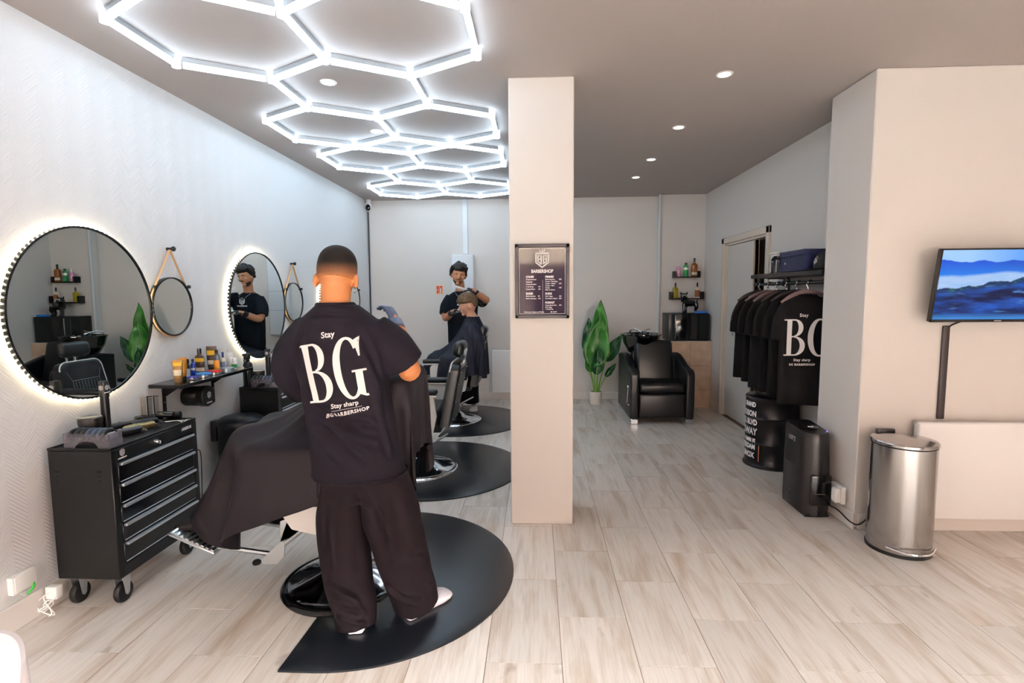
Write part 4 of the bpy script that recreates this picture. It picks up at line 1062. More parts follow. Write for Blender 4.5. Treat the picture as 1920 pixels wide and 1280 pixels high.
hg.tube([(-1.0, 2.21, 1.28), (-1.075, 2.27, 1.13), (-1.08, 2.34, 1.045), (-1.02, 2.46, 1.12), (-.965, 2.55, 1.2)], [.055, .05, .046, .042, .03], 14, 5)
for pts in ([(-.81, 2.2, .78), (-.835, 2.2, .42), (-.775, 2.13, .07)], [(-.68, 2.2, .78), (-.625, 2.22, .42), (-.575, 2.25, .09)]): hg.tube(pts, [.085, .06, .045], 14, 6)
hg.tube([(-.655, 2.45, 1.30), (-.685, 2.495, 1.345)], .018, 10); hg.tube([(-.97, 2.54, 1.195), (-.945, 2.58, 1.225)], .018, 10)
body, _ = remeshed(hg, 'body', SKIN1, B1, .0055, 3)
# short fade haircut: dark crown melting into skin
FADE = bpy.data.materials.new('faded_buzz_cut'); FADE.use_nodes = True; nt = FADE.node_tree; bs = nt.nodes['Principled BSDF']; bs.inputs['Roughness'].default_value = .75; bs.inputs['Specular IOR Level'].default_value = .2
geo = node(nt, 'ShaderNodeNewGeometry'); sp = node(nt, 'ShaderNodeSeparateXYZ'); nt.links.new(geo.outputs['Position'], sp.inputs[0])
nz = node(nt, 'ShaderNodeTexNoise'); nz.inputs['Scale'].default_value = 420; nt.links.new(geo.outputs['Position'], nz.inputs['Vector'])
hh = math_node(nt, 'ADD', sp.outputs[2], math_node(nt, 'MULTIPLY', math_node(nt, 'SUBTRACT', nz.outputs[0], .5), .03))
mr = node(nt, 'ShaderNodeMapRange'); mr.inputs[1].default_value = 1.508; mr.inputs[2].default_value = 1.585; nt.links.new(hh, mr.inputs[0])
cr = node(nt, 'ShaderNodeValToRGB'); cr.color_ramp.elements[0].color = lin('b87748'); cr.color_ramp.elements[1].color = lin('17120f'); e = cr.color_ramp.elements.new(.45); e.color = lin('6a4630'); nt.links.new(mr.outputs[0], cr.inputs[0]); nt.links.new(cr.outputs[0], bs.inputs['Base Color'])
hair(Mh, lambda x, y, z: mixf(-.012, .0042, (z + .34 - max(0, y) * .75 + .1 * abs(x) * (y > 0)) / .1), FADE, B1, label='dark buzz cut fading into skin at the nape')
eyes(Mh, B1)
hair(Mh, lambda x, y, z: mixf(-.012, .0022, (-.18 - z) / .08 if y > .05 else -1), M('beard_shadow', '20140d', .85), B1, 'beard')
G().tube([tuple(Mh @ Vector((.083 + .003 * math.cos(a), -.004 + .011 * math.cos(a), -.072 + .012 * math.sin(a)))) for a in np.linspace(0, 2 * PI, 17)[:-1]], .0018, 6, closed=True).obj('earring', SILVER, B1)
# T-shirt
tg = G()
tg.rings([(-.765, 2.195, .672, .198, .150, .10), (-.770, 2.195, .70, .196, .149, .08), (-.785, 2.195, .82, .190, .146), (-.803, 2.195, .95, .186, .142), (-.818, 2.195, 1.08, .190, .142), (-.826, 2.198, 1.20, .200, .138), (-.828, 2.198, 1.27, .205, .125), (-.832, 2.195, 1.322, .192, .108), (-.838, 2.19, 1.362, .142, .092), (-.842, 2.185, 1.405, .088, .082)], 40, 2.25)
tg.tube([(-.70, 2.205, 1.30), (-.615, 2.225, 1.22), (-.565, 2.255, 1.145)], [.078, .092, .088], 18, 5)
tg.tube([(-.96, 2.205, 1.30), (-1.05, 2.235, 1.20), (-1.085, 2.285, 1.10), (-1.055, 2.35, 1.015)], [.078, .092, .090, .084], 18, 5)
FL = [((-.97, 2.05, 1.0), (-.70, 2.06, .78), .016, -.008), ((-.93, 2.05, 1.02), (-.66, 2.06, .86), .014, -.006), ((-.66, 2.08, 1.16), (-.61, 2.1, .93), .014, -.008), ((-.99, 2.08, 1.05), (-.90, 2.06, .93), .014, -.009),
      ((-.95, 2.06, .92), (-.78, 2.05, .76), .018, .007), ((-.80, 2.05, .95), (-.62, 2.08, .90), .013, -.007), ((-.76, 2.05, .90), (-.61, 2.08, .83), .013, .007), ((-.72, 2.08, 1.33), (-.64, 2.12, 1.10), .012, -.006), ((-.95, 2.09, 1.33), (-1.01, 2.12, 1.12), .012, -.007), ((-.93, 2.10, 1.37), (-.76, 2.10, 1.37), .010, -.004), ((-.64, 2.1, 1.0), (-.60, 2.12, .80), .015, .006)]
tee, tb = remeshed(tg, 't_shirt', TEE1, B1, .0075, 5, line_folds(FL, folds(None, .0042, 4)))
tee['label'] = 'dark T-shirt with large white BG print on the back'
G().rings([(-.842, 2.186, 1.388, .094, .088), (-.844, 2.184, 1.414, .080, .076), (-.844, 2.184, 1.418, .074, .072), (-.844, 2.184, 1.39, .074, .072)], 32, 2.1).obj('collar', TEE1, tee)
hem = [(-.765 + .199 * math.copysign(abs(math.cos(a)) ** (2 / 2.25), math.cos(a)), 2.195 + .151 * math.copysign(abs(math.sin(a)) ** (2 / 2.25), math.sin(a)), .697) for a in np.linspace(0, 2 * PI, 41)[:-1]]
G().tube([(x - (-.765) > 0 and x + .003 or x - .003, y + (.003 if y > 2.195 else -.003), .684) for x, y, z in hem], .0045, 6, closed=True).obj('hem', TEE1, tee)
# the print: corners of the artwork on the back (follows the twist of the cloth)
def bg_map(u, v):
    a, b, c, d = np.array((-.912, 1.012)), np.array((-.674, 1.042)), np.array((-.700, 1.287)), np.array((-.968, 1.243))
    u = u / 1.59; p = (a * (1 - u) + b * u) * (1 - v) + (d * (1 - u) + c * u) * v; return (p[0], 2.05, p[1])
wrap_print(letters_bg(), bg_map, tb, WHITEPRINT, tee, 'big_letters')
def flat_map(ox, oz, ang):
    return lambda u, v: (ox + u * math.cos(ang) - v * math.sin(ang), 2.05, oz + u * math.sin(ang) + v * math.cos(ang))
wrap_print(text_geo('Stay', .034, bold=.0007, extrude=0), flat_map(-.838, 1.279, .14), tb, WHITEPRINT, tee, 'lettering')
wrap_print(text_geo('Stay sharp', .026, bold=.0005, extrude=0), flat_map(-.772, 1.000, .14), tb, WHITEPRINT, tee, 'lettering')
wrap_print(text_geo('BG BARBERSHOP', .020, bold=.0006, extrude=0, spacing=1.15), flat_map(-.765, .968, .17), tb, WHITEPRINT, tee, 'lettering')
g = G(); quad_grid(g, (-.06, 0), (.06, 0), (.06, .0012), (-.06, .0012), 16, 1); wrap_print(g, flat_map(-.766, .990, .15), tb, WHITEPRINT, tee, 'rule_line')
# trousers
pg = G()
pg.rings([(-.755, 2.2, .58, .185, .125), (-.757, 2.2, .68, .170, .118), (-.76, 2.2, .80, .165, .115)], 36, 2.3)
pg.tube([(-.832, 2.195, .66), (-.848, 2.195, .50), (-.848, 2.19, .36), (-.825, 2.165, .20), (-.788, 2.135, .10), (-.775, 2.112, .025)], [.100, .112, .110, .100, .092, .084], 22, 5)
pg.tube([(-.668, 2.2, .66), (-.632, 2.2, .50), (-.605, 2.205, .36), (-.578, 2.22, .22), (-.556, 2.24, .12), (-.545, 2.25, .05)], [.108, .122, .116, .108, .104, .100], 22, 5)
FL = [((-.62, 2.12, .36), (-.50, 2.16, .30), .016, .010), ((-.55, 2.14, .25), (-.48, 2.2, .16), .014, .010), ((-.63, 2.12, .20), (-.52, 2.15, .14), .012, -.009), ((-.88, 2.08, .24), (-.74, 2.06, .16), .013, .010), ((-.86, 2.06, .16), (-.73, 2.05, .12), .010, -.010), ((-.85, 2.05, .115), (-.72, 2.05, .075), .010, .009),
      ((-.745, 2.07, .62), (-.745, 2.09, .30), .022, -.012), ((-.86, 2.08, .55), (-.85, 2.08, .30), .020, .006), ((-.62, 2.08, .6), (-.60, 2.09, .34), .02, .006), ((-.70, 2.07, .64), (-.63, 2.08, .45), .014, -.006)]
tr_, _ = remeshed(pg, 'trousers', TROUSER1, B1, .0075, 4, line_folds(FL, folds(None, .0045, 9, (8, 18))))
shoe(B1, (-.766, 2.062, .021), (-.80, 2.30, .021), SHOEW, w=.044, h=.06)
shoe(B1, (-.588, 2.180, .021), (-.425, 2.395, .021), SHOEW, w=.060, h=.062)
gg = G(); hand_geo(gg, (-.672, 2.475, 1.318), (-.42, .45, .62), (.75, -.2, .45), .55, 1.0, 1); gg.tube([(-.645, 2.425, 1.285), (-.672, 2.475, 1.318)], [.036, .033], 14, 2)
remeshed(gg, 'glove', GLOVEB, B1, .004, 2)
gg = G(); hand_geo(gg, (-.962, 2.555, 1.205), (.35, .5, .42), (-.6, -.2, .6), .6, 1.0, -1); gg.tube([(-.985, 2.515, 1.17), (-.962, 2.555, 1.205)], [.036, .033], 14, 2)
remeshed(gg, 'glove', GLOVEB, B1, .004, 2)
G().tube([(-.672 + .031 * math.cos(a) * .8, 2.43 + .03 * math.sin(a), 1.268 + .02 * math.cos(a)) for a in np.linspace(0, 2 * PI, 21)[:-1]], .003, 6, closed=True).obj('bracelet', BLACK, B1)

# ---------------------------------------------------------------- second barber, facing the camera
B2 = thing('person', 'bearded barber facing the camera in a black T-shirt with gloves and chain', 'person', (-.90, 6.42, 0))
Mh2 = head_frame((-.935, 6.36, 1.672), math.radians(180 + 10), math.radians(-8), math.radians(-8), 1.0)
hg = G(); head_geo(hg, Mh2)
hg.tube([(-.92, 6.43, 1.44), (-.925, 6.41, 1.52), (-.93, 6.385, 1.60)], [.068, .058, .058], 16, 4)
hg.rings([(-.90, 6.44, .85, .15, .10), (-.905, 6.44, 1.1, .14, .1), (-.91, 6.44, 1.36, .16, .10), (-.915, 6.43, 1.46, .11, .07), (-.92, 6.43, 1.49, .06, .06)], 24)
ARM_R = [(-1.075, 6.43, 1.41), (-1.10, 6.38, 1.27), (-1.095, 6.32, 1.165), (-1.03, 6.22, 1.20), (-.985, 6.15, 1.235)]
ARM_L = [(-.75, 6.43, 1.41), (-.66, 6.36, 1.385), (-.595, 6.28, 1.375), (-.665, 6.20, 1.43), (-.715, 6.16, 1.475)]
for A in (ARM_R, ARM_L): hg.tube(A, [.042, .045, .045, .041, .030], 14, 5)
for s, fx in ((-1, -.97), (1, -.80)): hg.tube([(-.90 + s * .08, 6.44, .85), (-.90 + s * .085, 6.45, .45), (fx, 6.47, .08)], [.085, .058, .042], 14, 5)
hg.tube([(-.99, 6.16, 1.235), (-.95, 6.11, 1.25)], .026, 10); hg.tube([(-.71, 6.165, 1.47), (-.75, 6.14, 1.50)], .026, 10)
remeshed(hg, 'body', SKIN2, B2, .006, 3)
def hair2(x, y, z):
    line = .46 if y > .45 else mixf(-.10, .46, (y - .05) / .4) if y > .05 else -.28
    lump = .008 * math.sin(x * 9 + y * 4) + .006 * math.sin(y * 13 + x * 5)
    return mixf(-.014, .020 + .022 * max(0, z) + (.012 * max(0, y) if z > .4 else 0) + lump, (z - line) / .14)
hair(Mh2, hair2, M('black_wavy_hair', '120e0c', .5, bump=(60, .5, .004)), B2, noise_amp=.014)
hair(Mh2, lambda x, y, z: mixf(-.010, .0022, min((-.50 - z + .28 * max(0, abs(x) - .45)) / .10, (y + .05) / .2)), M('short_beard', '3c2a1e', .85), B2, 'beard')
G().tube([tuple(Mh2 @ Vector((x, .0975 - abs(x) * .3, -.044))) for x in (-.026, 0, .026)], [.002, .0035, .002], 6, 3).obj('moustache', M('short_beard'), B2)
eyes(Mh2, B2)
tg = G()
tg.rings([(-.90, 6.44, .80, .185, .125), (-.902, 6.44, .95, .182, .125), (-.905, 6.44, 1.15, .185, .128), (-.91, 6.44, 1.30, .198, .125), (-.912, 6.435, 1.40, .192, .108), (-.915, 6.432, 1.445, .145, .09), (-.92, 6.43, 1.478, .082, .076)], 36, 2.25)
tg.tube([(-1.03, 6.43, 1.41), (-1.085, 6.40, 1.30), (-1.10, 6.36, 1.20)], [.075, .085, .08], 16, 5)
tg.tube([(-.79, 6.43, 1.41), (-.70, 6.385, 1.39), (-.625, 6.315, 1.355)], [.075, .085, .08], 16, 5)
tee2, tb2 = remeshed(tg, 't_shirt', TEE2, B2, .008, 4, folds(None, .004, 12))
wrap_print(shield_logo(.085), lambda u, v: (-.885 + u, 6.30, 1.335 + v), tb2, WHITEPRINT, tee2, 'emblem', (0, 1, 0), -.3)
wrap_print(text_geo('BARBERSHOP', .022, bold=.0007, extrude=0), lambda u, v: (-.885 + u, 6.30, 1.312 + v), tb2, WHITEPRINT, tee2, 'lettering', (0, 1, 0), -.3)
G().rings([(-.92, 6.43, 1.465, .088, .082), (-.92, 6.43, 1.482, .074, .07), (-.92, 6.43, 1.486, .068, .066), (-.92, 6.43, 1.47, .068, .066)], 28, 2.1).obj('collar', TEE2, tee2)
g = G()
for s in (-1, 1): g.tube([(-.92 + s * .06, 6.365, 1.475), (-.905 + s * .05, 6.318, 1.44), (-.895 + s * .02, 6.308, 1.40), (-.892, 6.305, 1.385)], .0025, 6, 4)
g.obj('necklace', SILVER, B2)
pg = G(); pg.rings([(-.90, 6.44, .70, .18, .125), (-.90, 6.44, .90, .165, .12)], 30)
for s, fx in ((-1, -.97), (1, -.80)): pg.tube([(-.90 + s * .085, 6.44, .78), (-.90 + s * .09, 6.45, .45), (fx, 6.46, .09)], [.105, .095, .085], 18, 6)
remeshed(pg, 'trousers', M('black_cotton_trousers', '100f12', .85, spec=.2), B2, .009, 4, folds(None, .005, 3))
shoe(B2, (-.965, 6.55, 0), (-.985, 6.28, 0), SHOEW); shoe(B2, (-.79, 6.54, 0), (-.765, 6.27, 0), SHOEW)
gg = G(); hand_geo(gg, (-.985, 6.15, 1.235), (.78, -.35, .22), (-.2, .1, 1), .55, 1.0, 1); gg.tube([(-1.015, 6.195, 1.212), (-.985, 6.15, 1.235)], [.037, .034], 12, 2); remeshed(gg, 'glove', GLOVE, B2, .0045, 2)
gg = G(); hand_geo(gg, (-.715, 6.16, 1.475), (-.85, -.25, .30), (.15, -.35, .9), .75, 1.0, -1); gg.tube([(-.685, 6.185, 1.448), (-.715, 6.16, 1.475)], [.037, .034], 12, 2); remeshed(gg, 'glove', GLOVE, B2, .0045, 2)
t = thing('barber_comb', 'white comb held up by the bearded barber', 'comb', (-.86, 6.10, 1.505))
G().tube([(-.78, 6.125, 1.49), (-.955, 6.075, 1.545)], [.009, .011], 8, flat=((0, 1, .2), .3)).obj('spine', WHITEP, t)
g = G()
for k in range(14): g.tube([(-.84 - k * .008, 6.108 - k * .0023, 1.502 + k * .0025), (-.845 - k * .008, 6.108 - k * .0023, 1.482 + k * .0025)], .0014, 4)
g.obj('teeth', WHITEP, t)
t = thing('cordless_clipper', 'white cordless clipper held at the boy\'s fringe', 'clipper', (-.86, 6.06, 1.27))
G().tube([(-.925, 6.105, 1.245), (-.88, 6.085, 1.262), (-.845, 6.07, 1.28)], [.017, .022, .019], 12, 3).obj('body', WHITEP, t)
G().tube([(-.845, 6.07, 1.28), (-.825, 6.06, 1.288)], [.017, .014], 10, flat=((0, 0, 1), .5)).obj('blade', STEEL, t)

# ---------------------------------------------------------------- draping: a small position-based cloth solver
def drape(neck, r_in, radii, capsules, rings=34, seg=84, steps=200, iters=8, seed=1, floor=.03, tilt=0.0):
    rs = np.random.RandomState(seed); A = np.arange(seg) * 2 * PI / seg
    rad = np.array([radii(a) for a in A]); f = np.linspace(0, 1, rings)
    R = r_in + (rad[None, :] - r_in) * f[:, None]
    X = np.zeros((rings, seg, 3)); X[..., 0] = neck[0] + R * np.cos(A); X[..., 1] = neck[1] + R * np.sin(A); X[..., 2] = neck[2] + .05 * f[:, None] + rs.normal(size=(rings, seg)) * .002
    def ln(a, b): return np.linalg.norm(a - b, axis=-1)
    C = []   # (slice a, slice b, rest)
    up = X[1:], X[:-1]
    rv = ln(X[1:], X[:-1]); rh = ln(np.roll(X, -1, 1), X); rd = ln(np.roll(X, -1, 1)[1:], X[:-1]); re = ln(X[1:], np.roll(X, -1, 1)[:-1])
    pin = X[0].copy(); P = X.copy(); caps = [(np.array(a, float), np.array(b, float), r) for a, b, r in capsules]
    def solve(X, ia, ib, rest, k=1.0):
        a, b = X[ia], X[ib]; d = b - a; L = np.linalg.norm(d, axis=-1) + 1e-9; c = (d * (.5 * k * (L - rest) / L)[..., None]); X[ia] += c; X[ib] -= c
    idx = np.arange(rings * seg).reshape(rings, seg); nx = np.roll(idx, -1, 1)
    sets = []
    for o in (0, 1): sets.append((idx[o:-1:2].ravel(), idx[o + 1::2][:len(idx[o:-1:2])].ravel(), rv[o::2].ravel()))
    for o in (0, 1): sets.append((idx[:, o::2].ravel(), nx[:, o::2].ravel(), rh[:, o::2].ravel()))
    for o in (0, 1):
        for q in (0, 1):
            sets.append((idx[o:-1:2, q::2].ravel(), nx[o + 1::2, q::2][:len(idx[o:-1:2])].ravel(), rd[o::2, q::2].ravel()))
            sets.append((nx[o:-1:2, q::2].ravel(), idx[o + 1::2, q::2][:len(idx[o:-1:2])].ravel(), re[o::2, q::2].ravel()))
    Xf = X.reshape(-1, 3); Pf = P.reshape(-1, 3).copy(); npin = seg
    def collide():
        for a, b, r in caps:
            ab = b - a; t = np.clip(((Xf - a) @ ab) / (ab @ ab + 1e-12), 0, 1); q = a + t[:, None] * ab; d = Xf - q; L = np.linalg.norm(d, axis=1); m = L < r
            if m.any():
                Xf[m] = q[m] + d[m] / (L[m, None] + 1e-9) * r
                Pf[m] += (Xf[m] - Pf[m]) * .35        # friction
        m = Xf[:, 2] < floor; Xf[m, 2] = floor
    for s in range(steps):
        vel = (Xf - Pf) * .955; vel = np.clip(vel, -.022, .022); Pf[:] = Xf; Xf += vel; Xf[:, 2] -= .0011
        for i in range(iters):
            for j, (ia, ib, rest) in enumerate(sets): solve(Xf, ia, ib, rest, 1.0 if j < 4 else .55)
            Xf[:npin] = pin
            if i % 3 == 2: collide()
        collide(); Xf[:npin] = pin
    return X
def cape_object(X, name, mat, label, base, thick=.0035):
    rings, seg = X.shape[:2]; V = [tuple(p) for p in X.reshape(-1, 3)]
    F = [(i * seg + k, i * seg + (k + 1) % seg, (i + 1) * seg + (k + 1) % seg, (i + 1) * seg + k) for i in range(rings - 1) for k in range(seg)]
    o = single(G().add(V, F), name, mat, label, 'cape', base, ang=180)
    m = o.modifiers.new('thickness', 'SOLIDIFY'); m.thickness = thick; m.offset = 0
    k = o.modifiers.new('smooth', 'SUBSURF'); k.levels = 1; k.render_levels = 1
    return o

def seated_client(name_label, base, head_c, yaw, skin, torso, knees, hair_fn, hair_mat, hair_noise, feet, scale=1.0, tee=None, body_r=1.0):
    t = thing('person', name_label, 'person', base)
    Mh = head_frame(head_c, yaw, math.radians(-10), 0, scale)
    g = G(); head_geo(g, Mh); hx, hy, hz = head_c; tx, ty, tz0, tz1 = torso
    g.tube([(tx, ty, tz1 - .02), (tx * .4 + hx * .6, ty * .4 + hy * .6, hz - .09 * scale), (hx, hy, hz - .04 * scale)], [.066, .054, .056], 16, 4)
    g.rings([(tx - .02, ty, tz0, .12 * body_r, .17 * body_r), (tx, ty, (tz0 + tz1) / 2, .105 * body_r, .155 * body_r), (tx, ty, tz1 - .12, .10 * body_r, .19 * body_r), (tx, ty, tz1 - .03, .07, .11), (tx, ty, tz1, .055, .06)], 24)
    kx, kz, half = knees
    for s in (-1, 1):
        y = ty + s * half
        g.tube([(tx - .02, ty + s * .09, tz0 + .02), (kx, y, kz), ], [.088 * body_r, .062 * body_r], 14, 6)
        g.tube([(kx, y, kz), (feet[0], y, feet[1] + .05)], [.058 * body_r, .036], 14, 6)
        g.tube([(tx, ty + s * .19 * body_r, tz1 - .11), (tx - .02, ty + s * .245 * body_r, tz0 + .22), (tx - .24, ty + s * .20 * body_r, tz0 + .17)], [.05, .044, .03], 12, 5)
        hand = G(); hand_geo(hand, (tx - .24, ty + s * .20 * body_r, tz0 + .17), (-1, -s * .3, -.1), (0, 0, 1), .3, .95, s); g.add(hand.V, hand.F)
    remeshed(g, 'body', skin, t, .0065, 3)
    for s in (-1, 1):
        y = ty + s * half; q = G()
        q.tube([(tx - .02, ty + s * .09, tz0 + .02), (kx, y, kz)], [.094 * body_r, .070 * body_r], 14, 6); q.tube([(kx, y, kz), (feet[0], y, feet[1] + .06)], [.068 * body_r, .055], 14, 6)
        remeshed(q, 'trouser_leg', M('dark_denim', '17181d', .85), t, .01, 3)
        shoe(t, (feet[0] + .05, y, feet[1]), (feet[0] - .19, y, feet[1] + .0), SHOEW if scale < 1 else M('dark_shoe', '1b1410', .5), w=.042, h=.07)
    q = G(); q.rings([(tx - .02, ty, tz0 - .02, .13 * body_r, .175 * body_r), (tx, ty, (tz0 + tz1) / 2, .115 * body_r, .165 * body_r), (tx, ty, tz1 - .12, .11 * body_r, .20 * body_r), (tx, ty, tz1 - .035, .075, .115), (tx, ty, tz1 - .01, .062, .068)], 24)
    remeshed(q, 't_shirt', TEE2, t, .01, 3)
    hair(Mh, hair_fn, hair_mat, t, noise_amp=hair_noise); eyes(Mh, t)
    return t

# client nearest the camera: hidden by the barber except for cape and foot area
seated_client('client sitting under the plum-black cape in front of the near barber', (-.85, 2.52, .3), (-.945, 2.55, 1.265), math.radians(90), SKIN2, (-.83, 2.53, .60, 1.13), (-1.36, .70, .12),
              lambda x, y, z: mixf(-.012, .02, (z - .1 - max(0, y) * .5 + .3 * (y < 0)) / .15), M('dark_brown_hair', '1d130d', .55), .008, (-1.58, .315))
caps = [((-.80, 2.53, .6), (-.82, 2.53, .98), .15), ((-.82, 2.38, 1.03), (-.82, 2.68, 1.03), .085), ((-.83, 2.53, 1.03), (-.86, 2.535, 1.12), .075),
        ((-.82, 2.41, .70), (-1.37, 2.40, .735), .105), ((-.82, 2.65, .70), (-1.37, 2.66, .735), .105), ((-1.37, 2.41, .72), (-1.60, 2.41, .36), .082), ((-1.37, 2.65, .72), (-1.60, 2.65, .36), .082), ((-1.6, 2.40, .37), (-1.72, 2.40, .36), .06), ((-1.6, 2.66, .37), (-1.72, 2.66, .36), .06), ((-1.50, 2.315, .29), (-1.74, 2.315, .37), .035),
        ((-.82, 2.33, 1.0), (-.84, 2.27, .84), .075), ((-.82, 2.73, 1.0), (-.84, 2.79, .84), .075), ((-.76, 2.225, .735), (-1.26, 2.225, .735), .065), ((-.76, 2.795, .735), (-1.26, 2.795, .735), .065), ((-.78, 2.22, .64), (-1.15, 2.22, .62), .05), ((-.78, 2.80, .64), (-1.15, 2.80, .62), .05),
        ((-.63, 2.34, 1.03), (-.63, 2.70, 1.03), .06), ((-.66, 2.32, .93), (-.66, 2.72, .93), .07), ((-.70, 2.30, .8), (-.70, 2.74, .8), .08), ((-.73, 2.28, .6), (-.73, 2.76, .6), .08)]
def rad1(a):
    c, s = math.cos(a), math.sin(a)
    return 1 / ((abs(c) / (1.125 if c < 0 else .62)) ** 7 + (abs(s) / .68) ** 7) ** (1 / 7)
X = drape((-.865, 2.535, 1.145), .078, rad1, caps, seed=3)
cape_object(X, 'barber_cape', CAPEM, 'plum-black cape draped over the client and chair in front of the near barber', (-.9, 2.53, .2))

# boy in the third chair
seated_client('fair-haired boy sitting under a navy cape in the far chair', (-.80, 5.93, .3), (-.765, 5.91, 1.318), math.radians(90 + 12), SKIN3, (-.715, 5.93, .58, 1.18), (-1.14, .67, .10),
              lambda x, y, z: mixf(-.012, .016 + .020 * max(0, z) + .010 * max(0, y) + .004 * math.sin(x * 16 + 2 * y), (z - (.22 if y > .4 else .20 if y > -.35 else mixf(.20, -.25, (-.35 - y) / .3))) / .12), M('light_brown_hair', '6d5338', .6, var=(40, '4a3723', 1)), .007, (-1.32, .33), .98, body_r=.9)
caps = [((-.715, 5.93, .58), (-.715, 5.93, 1.0), .145), ((-.715, 5.77, 1.05), (-.715, 6.09, 1.05), .085), ((-.715, 5.93, 1.08), (-.715, 5.93, 1.19), .07),
        ((-.74, 5.83, .68), (-1.14, 5.82, .70), .10), ((-.74, 6.03, .68), (-1.14, 6.04, .70), .10), ((-1.14, 5.83, .70), (-1.34, 5.83, .40), .08), ((-1.14, 6.03, .70), (-1.34, 6.03, .40), .08),
        ((-.715, 5.74, 1.03), (-.74, 5.69, .8), .07), ((-.715, 6.12, 1.03), (-.74, 6.17, .8), .07), ((-.73, 5.615, .74), (-1.21, 5.615, .74), .05), ((-.73, 6.185, .74), (-1.21, 6.185, .74), .05),
        ((-.64, 5.70, .95), (-.64, 6.10, .95), .07), ((-.67, 5.70, .75), (-.67, 6.12, .75), .07)]
def rad2(a):
    c, s = math.cos(a), math.sin(a)
    return 1 / ((abs(c) / (.95 if c < 0 else .62)) ** 2.6 + (abs(s) / .72) ** 2.6) ** (1 / 2.6)
X = drape((-.72, 5.93, 1.195), .072, rad2, caps, seed=5)
cape_object(X, 'barber_cape', CAPEM2, 'navy cape over the fair-haired boy', (-.8, 5.93, .4))
# ================================================================== back wall and right side
# security camera and its lead
t = thing('security_camera', 'small white security camera high in the back left corner', 'camera', (-2.24, 7.06, 2.55))
G().lathe([(0, .0), (.035, 0), (.035, -.03), (.03, -.045), (0, -.045)], (-2.235, 7.08, CEIL), 20).obj('mount', WHITEP, t)
G().rbox(-2.275, -2.195, 7.02, 7.11, 2.585, 2.668, .03, 3).obj('body', WHITEP, t)
G().sphere((-2.228, 7.022, 2.60), (.034, .022, .042), 18, 12).obj('lens', BLACKGLOSS, t)
single(G().tube([(-2.262, 7.135, 2.56), (-2.268, 7.138, 1.3), (-2.268, 7.138, .06)], .009, 8), 'camera_lead', M('dark_teal_lead', '1b2a2c', .5), 'dark lead running down the back left corner from the security camera', 'cable', (-2.268, 7.138, .06))
single(G().rbox(-.985, -.915, 7.125, 7.149, 1.985, CEIL - .001, .004, 1), 'cable_trunking', M('trunking_white', 'e4e8ea', .4), 'white vertical cable trunking above the electrical box', 'trunking', (-.95, 7.14, 1.985))
t = thing('electrical_box', 'tall white electrical cabinet on the back wall behind the bearded barber', 'cabinet', (-.98, 7.10, .9))
G().rbox(-1.13, -.835, 7.06, 7.149, .9, 1.975, .006, 1).obj('body', M('box_white', 'e3e6ea', .4), t)
G().rbox(-1.122, -.843, 7.052, 7.062, .91, 1.965, .004, 1).obj('door', M('box_white'), t)
for z in (1.24, 1.5): G().box(-1.122, -.843, 7.0515, 7.0535, z, z + .004).obj('seam', M('seam_grey', '8d9296', .6), t, smooth=False)
t = thing('fire_sign', 'small orange-red fire equipment sign on the back wall', 'sign', (-1.32, 7.147, 1.45))
G().rbox(-1.372, -1.265, 7.145, 7.149, 1.447, 1.57, .001, 1).obj('plate', M('sign_border', 'f3d7a8', .5), t)
RED = M('signal_red', 'd9431c', .45)
G().box(-1.362, -1.322, 7.1435, 7.1455, 1.457, 1.56).box(-1.314, -1.275, 7.1435, 7.1455, 1.457, 1.56).obj('red_field', RED, t, smooth=False)
g = G().box(-1.358, -1.352, 7.142, 7.144, 1.46, 1.556).box(-1.350, -1.330, 7.142, 7.144, 1.50, 1.506)
g.rbox(-1.304, -1.288, 7.142, 7.144, 1.462, 1.525, .004, 1).box(-1.300, -1.292, 7.142, 7.144, 1.525, 1.54)
g.obj('pictogram', WHITEPRINT, t, smooth=False)
def radiator(x0, x1, yb, z0, z1, label, name='panel_radiator', legs=False):
    t = thing(name, label, 'radiator', ((x0 + x1) / 2, yb, z0), None)
    RM = M('radiator_white', 'fbfaf9', .3)
    G().rbox(x0, x1, yb - .10, yb - .065, z0, z1, .012, 3).obj('front_panel', RM, t)
    G().rbox(x0 + .015, x1 - .015, yb - .06, yb - .03, z0 + .01, z1 - .01, .006, 1).obj('rear_panel', RM, t)
    G().box(x0 + .01, x1 - .01, yb - .068, yb - .028, z1 - .012, z1 - .002).obj('top_grille', M('radiator_grille', 'cfcac6', .5), t, smooth=False)
    for x in (x0 + .12, x1 - .12): G().rbox(x - .02, x + .02, yb - .03, yb - .001, z0 + .05, z1 - .05, .003, 1).obj('wall_bracket', RM, t)
radiator(-.60, .25, 7.148, .105, .69, 'white panel radiator on the back wall behind the pillar')
radiator(2.225, 3.6, 3.199, .105, .685, 'large white panel radiator under the television')

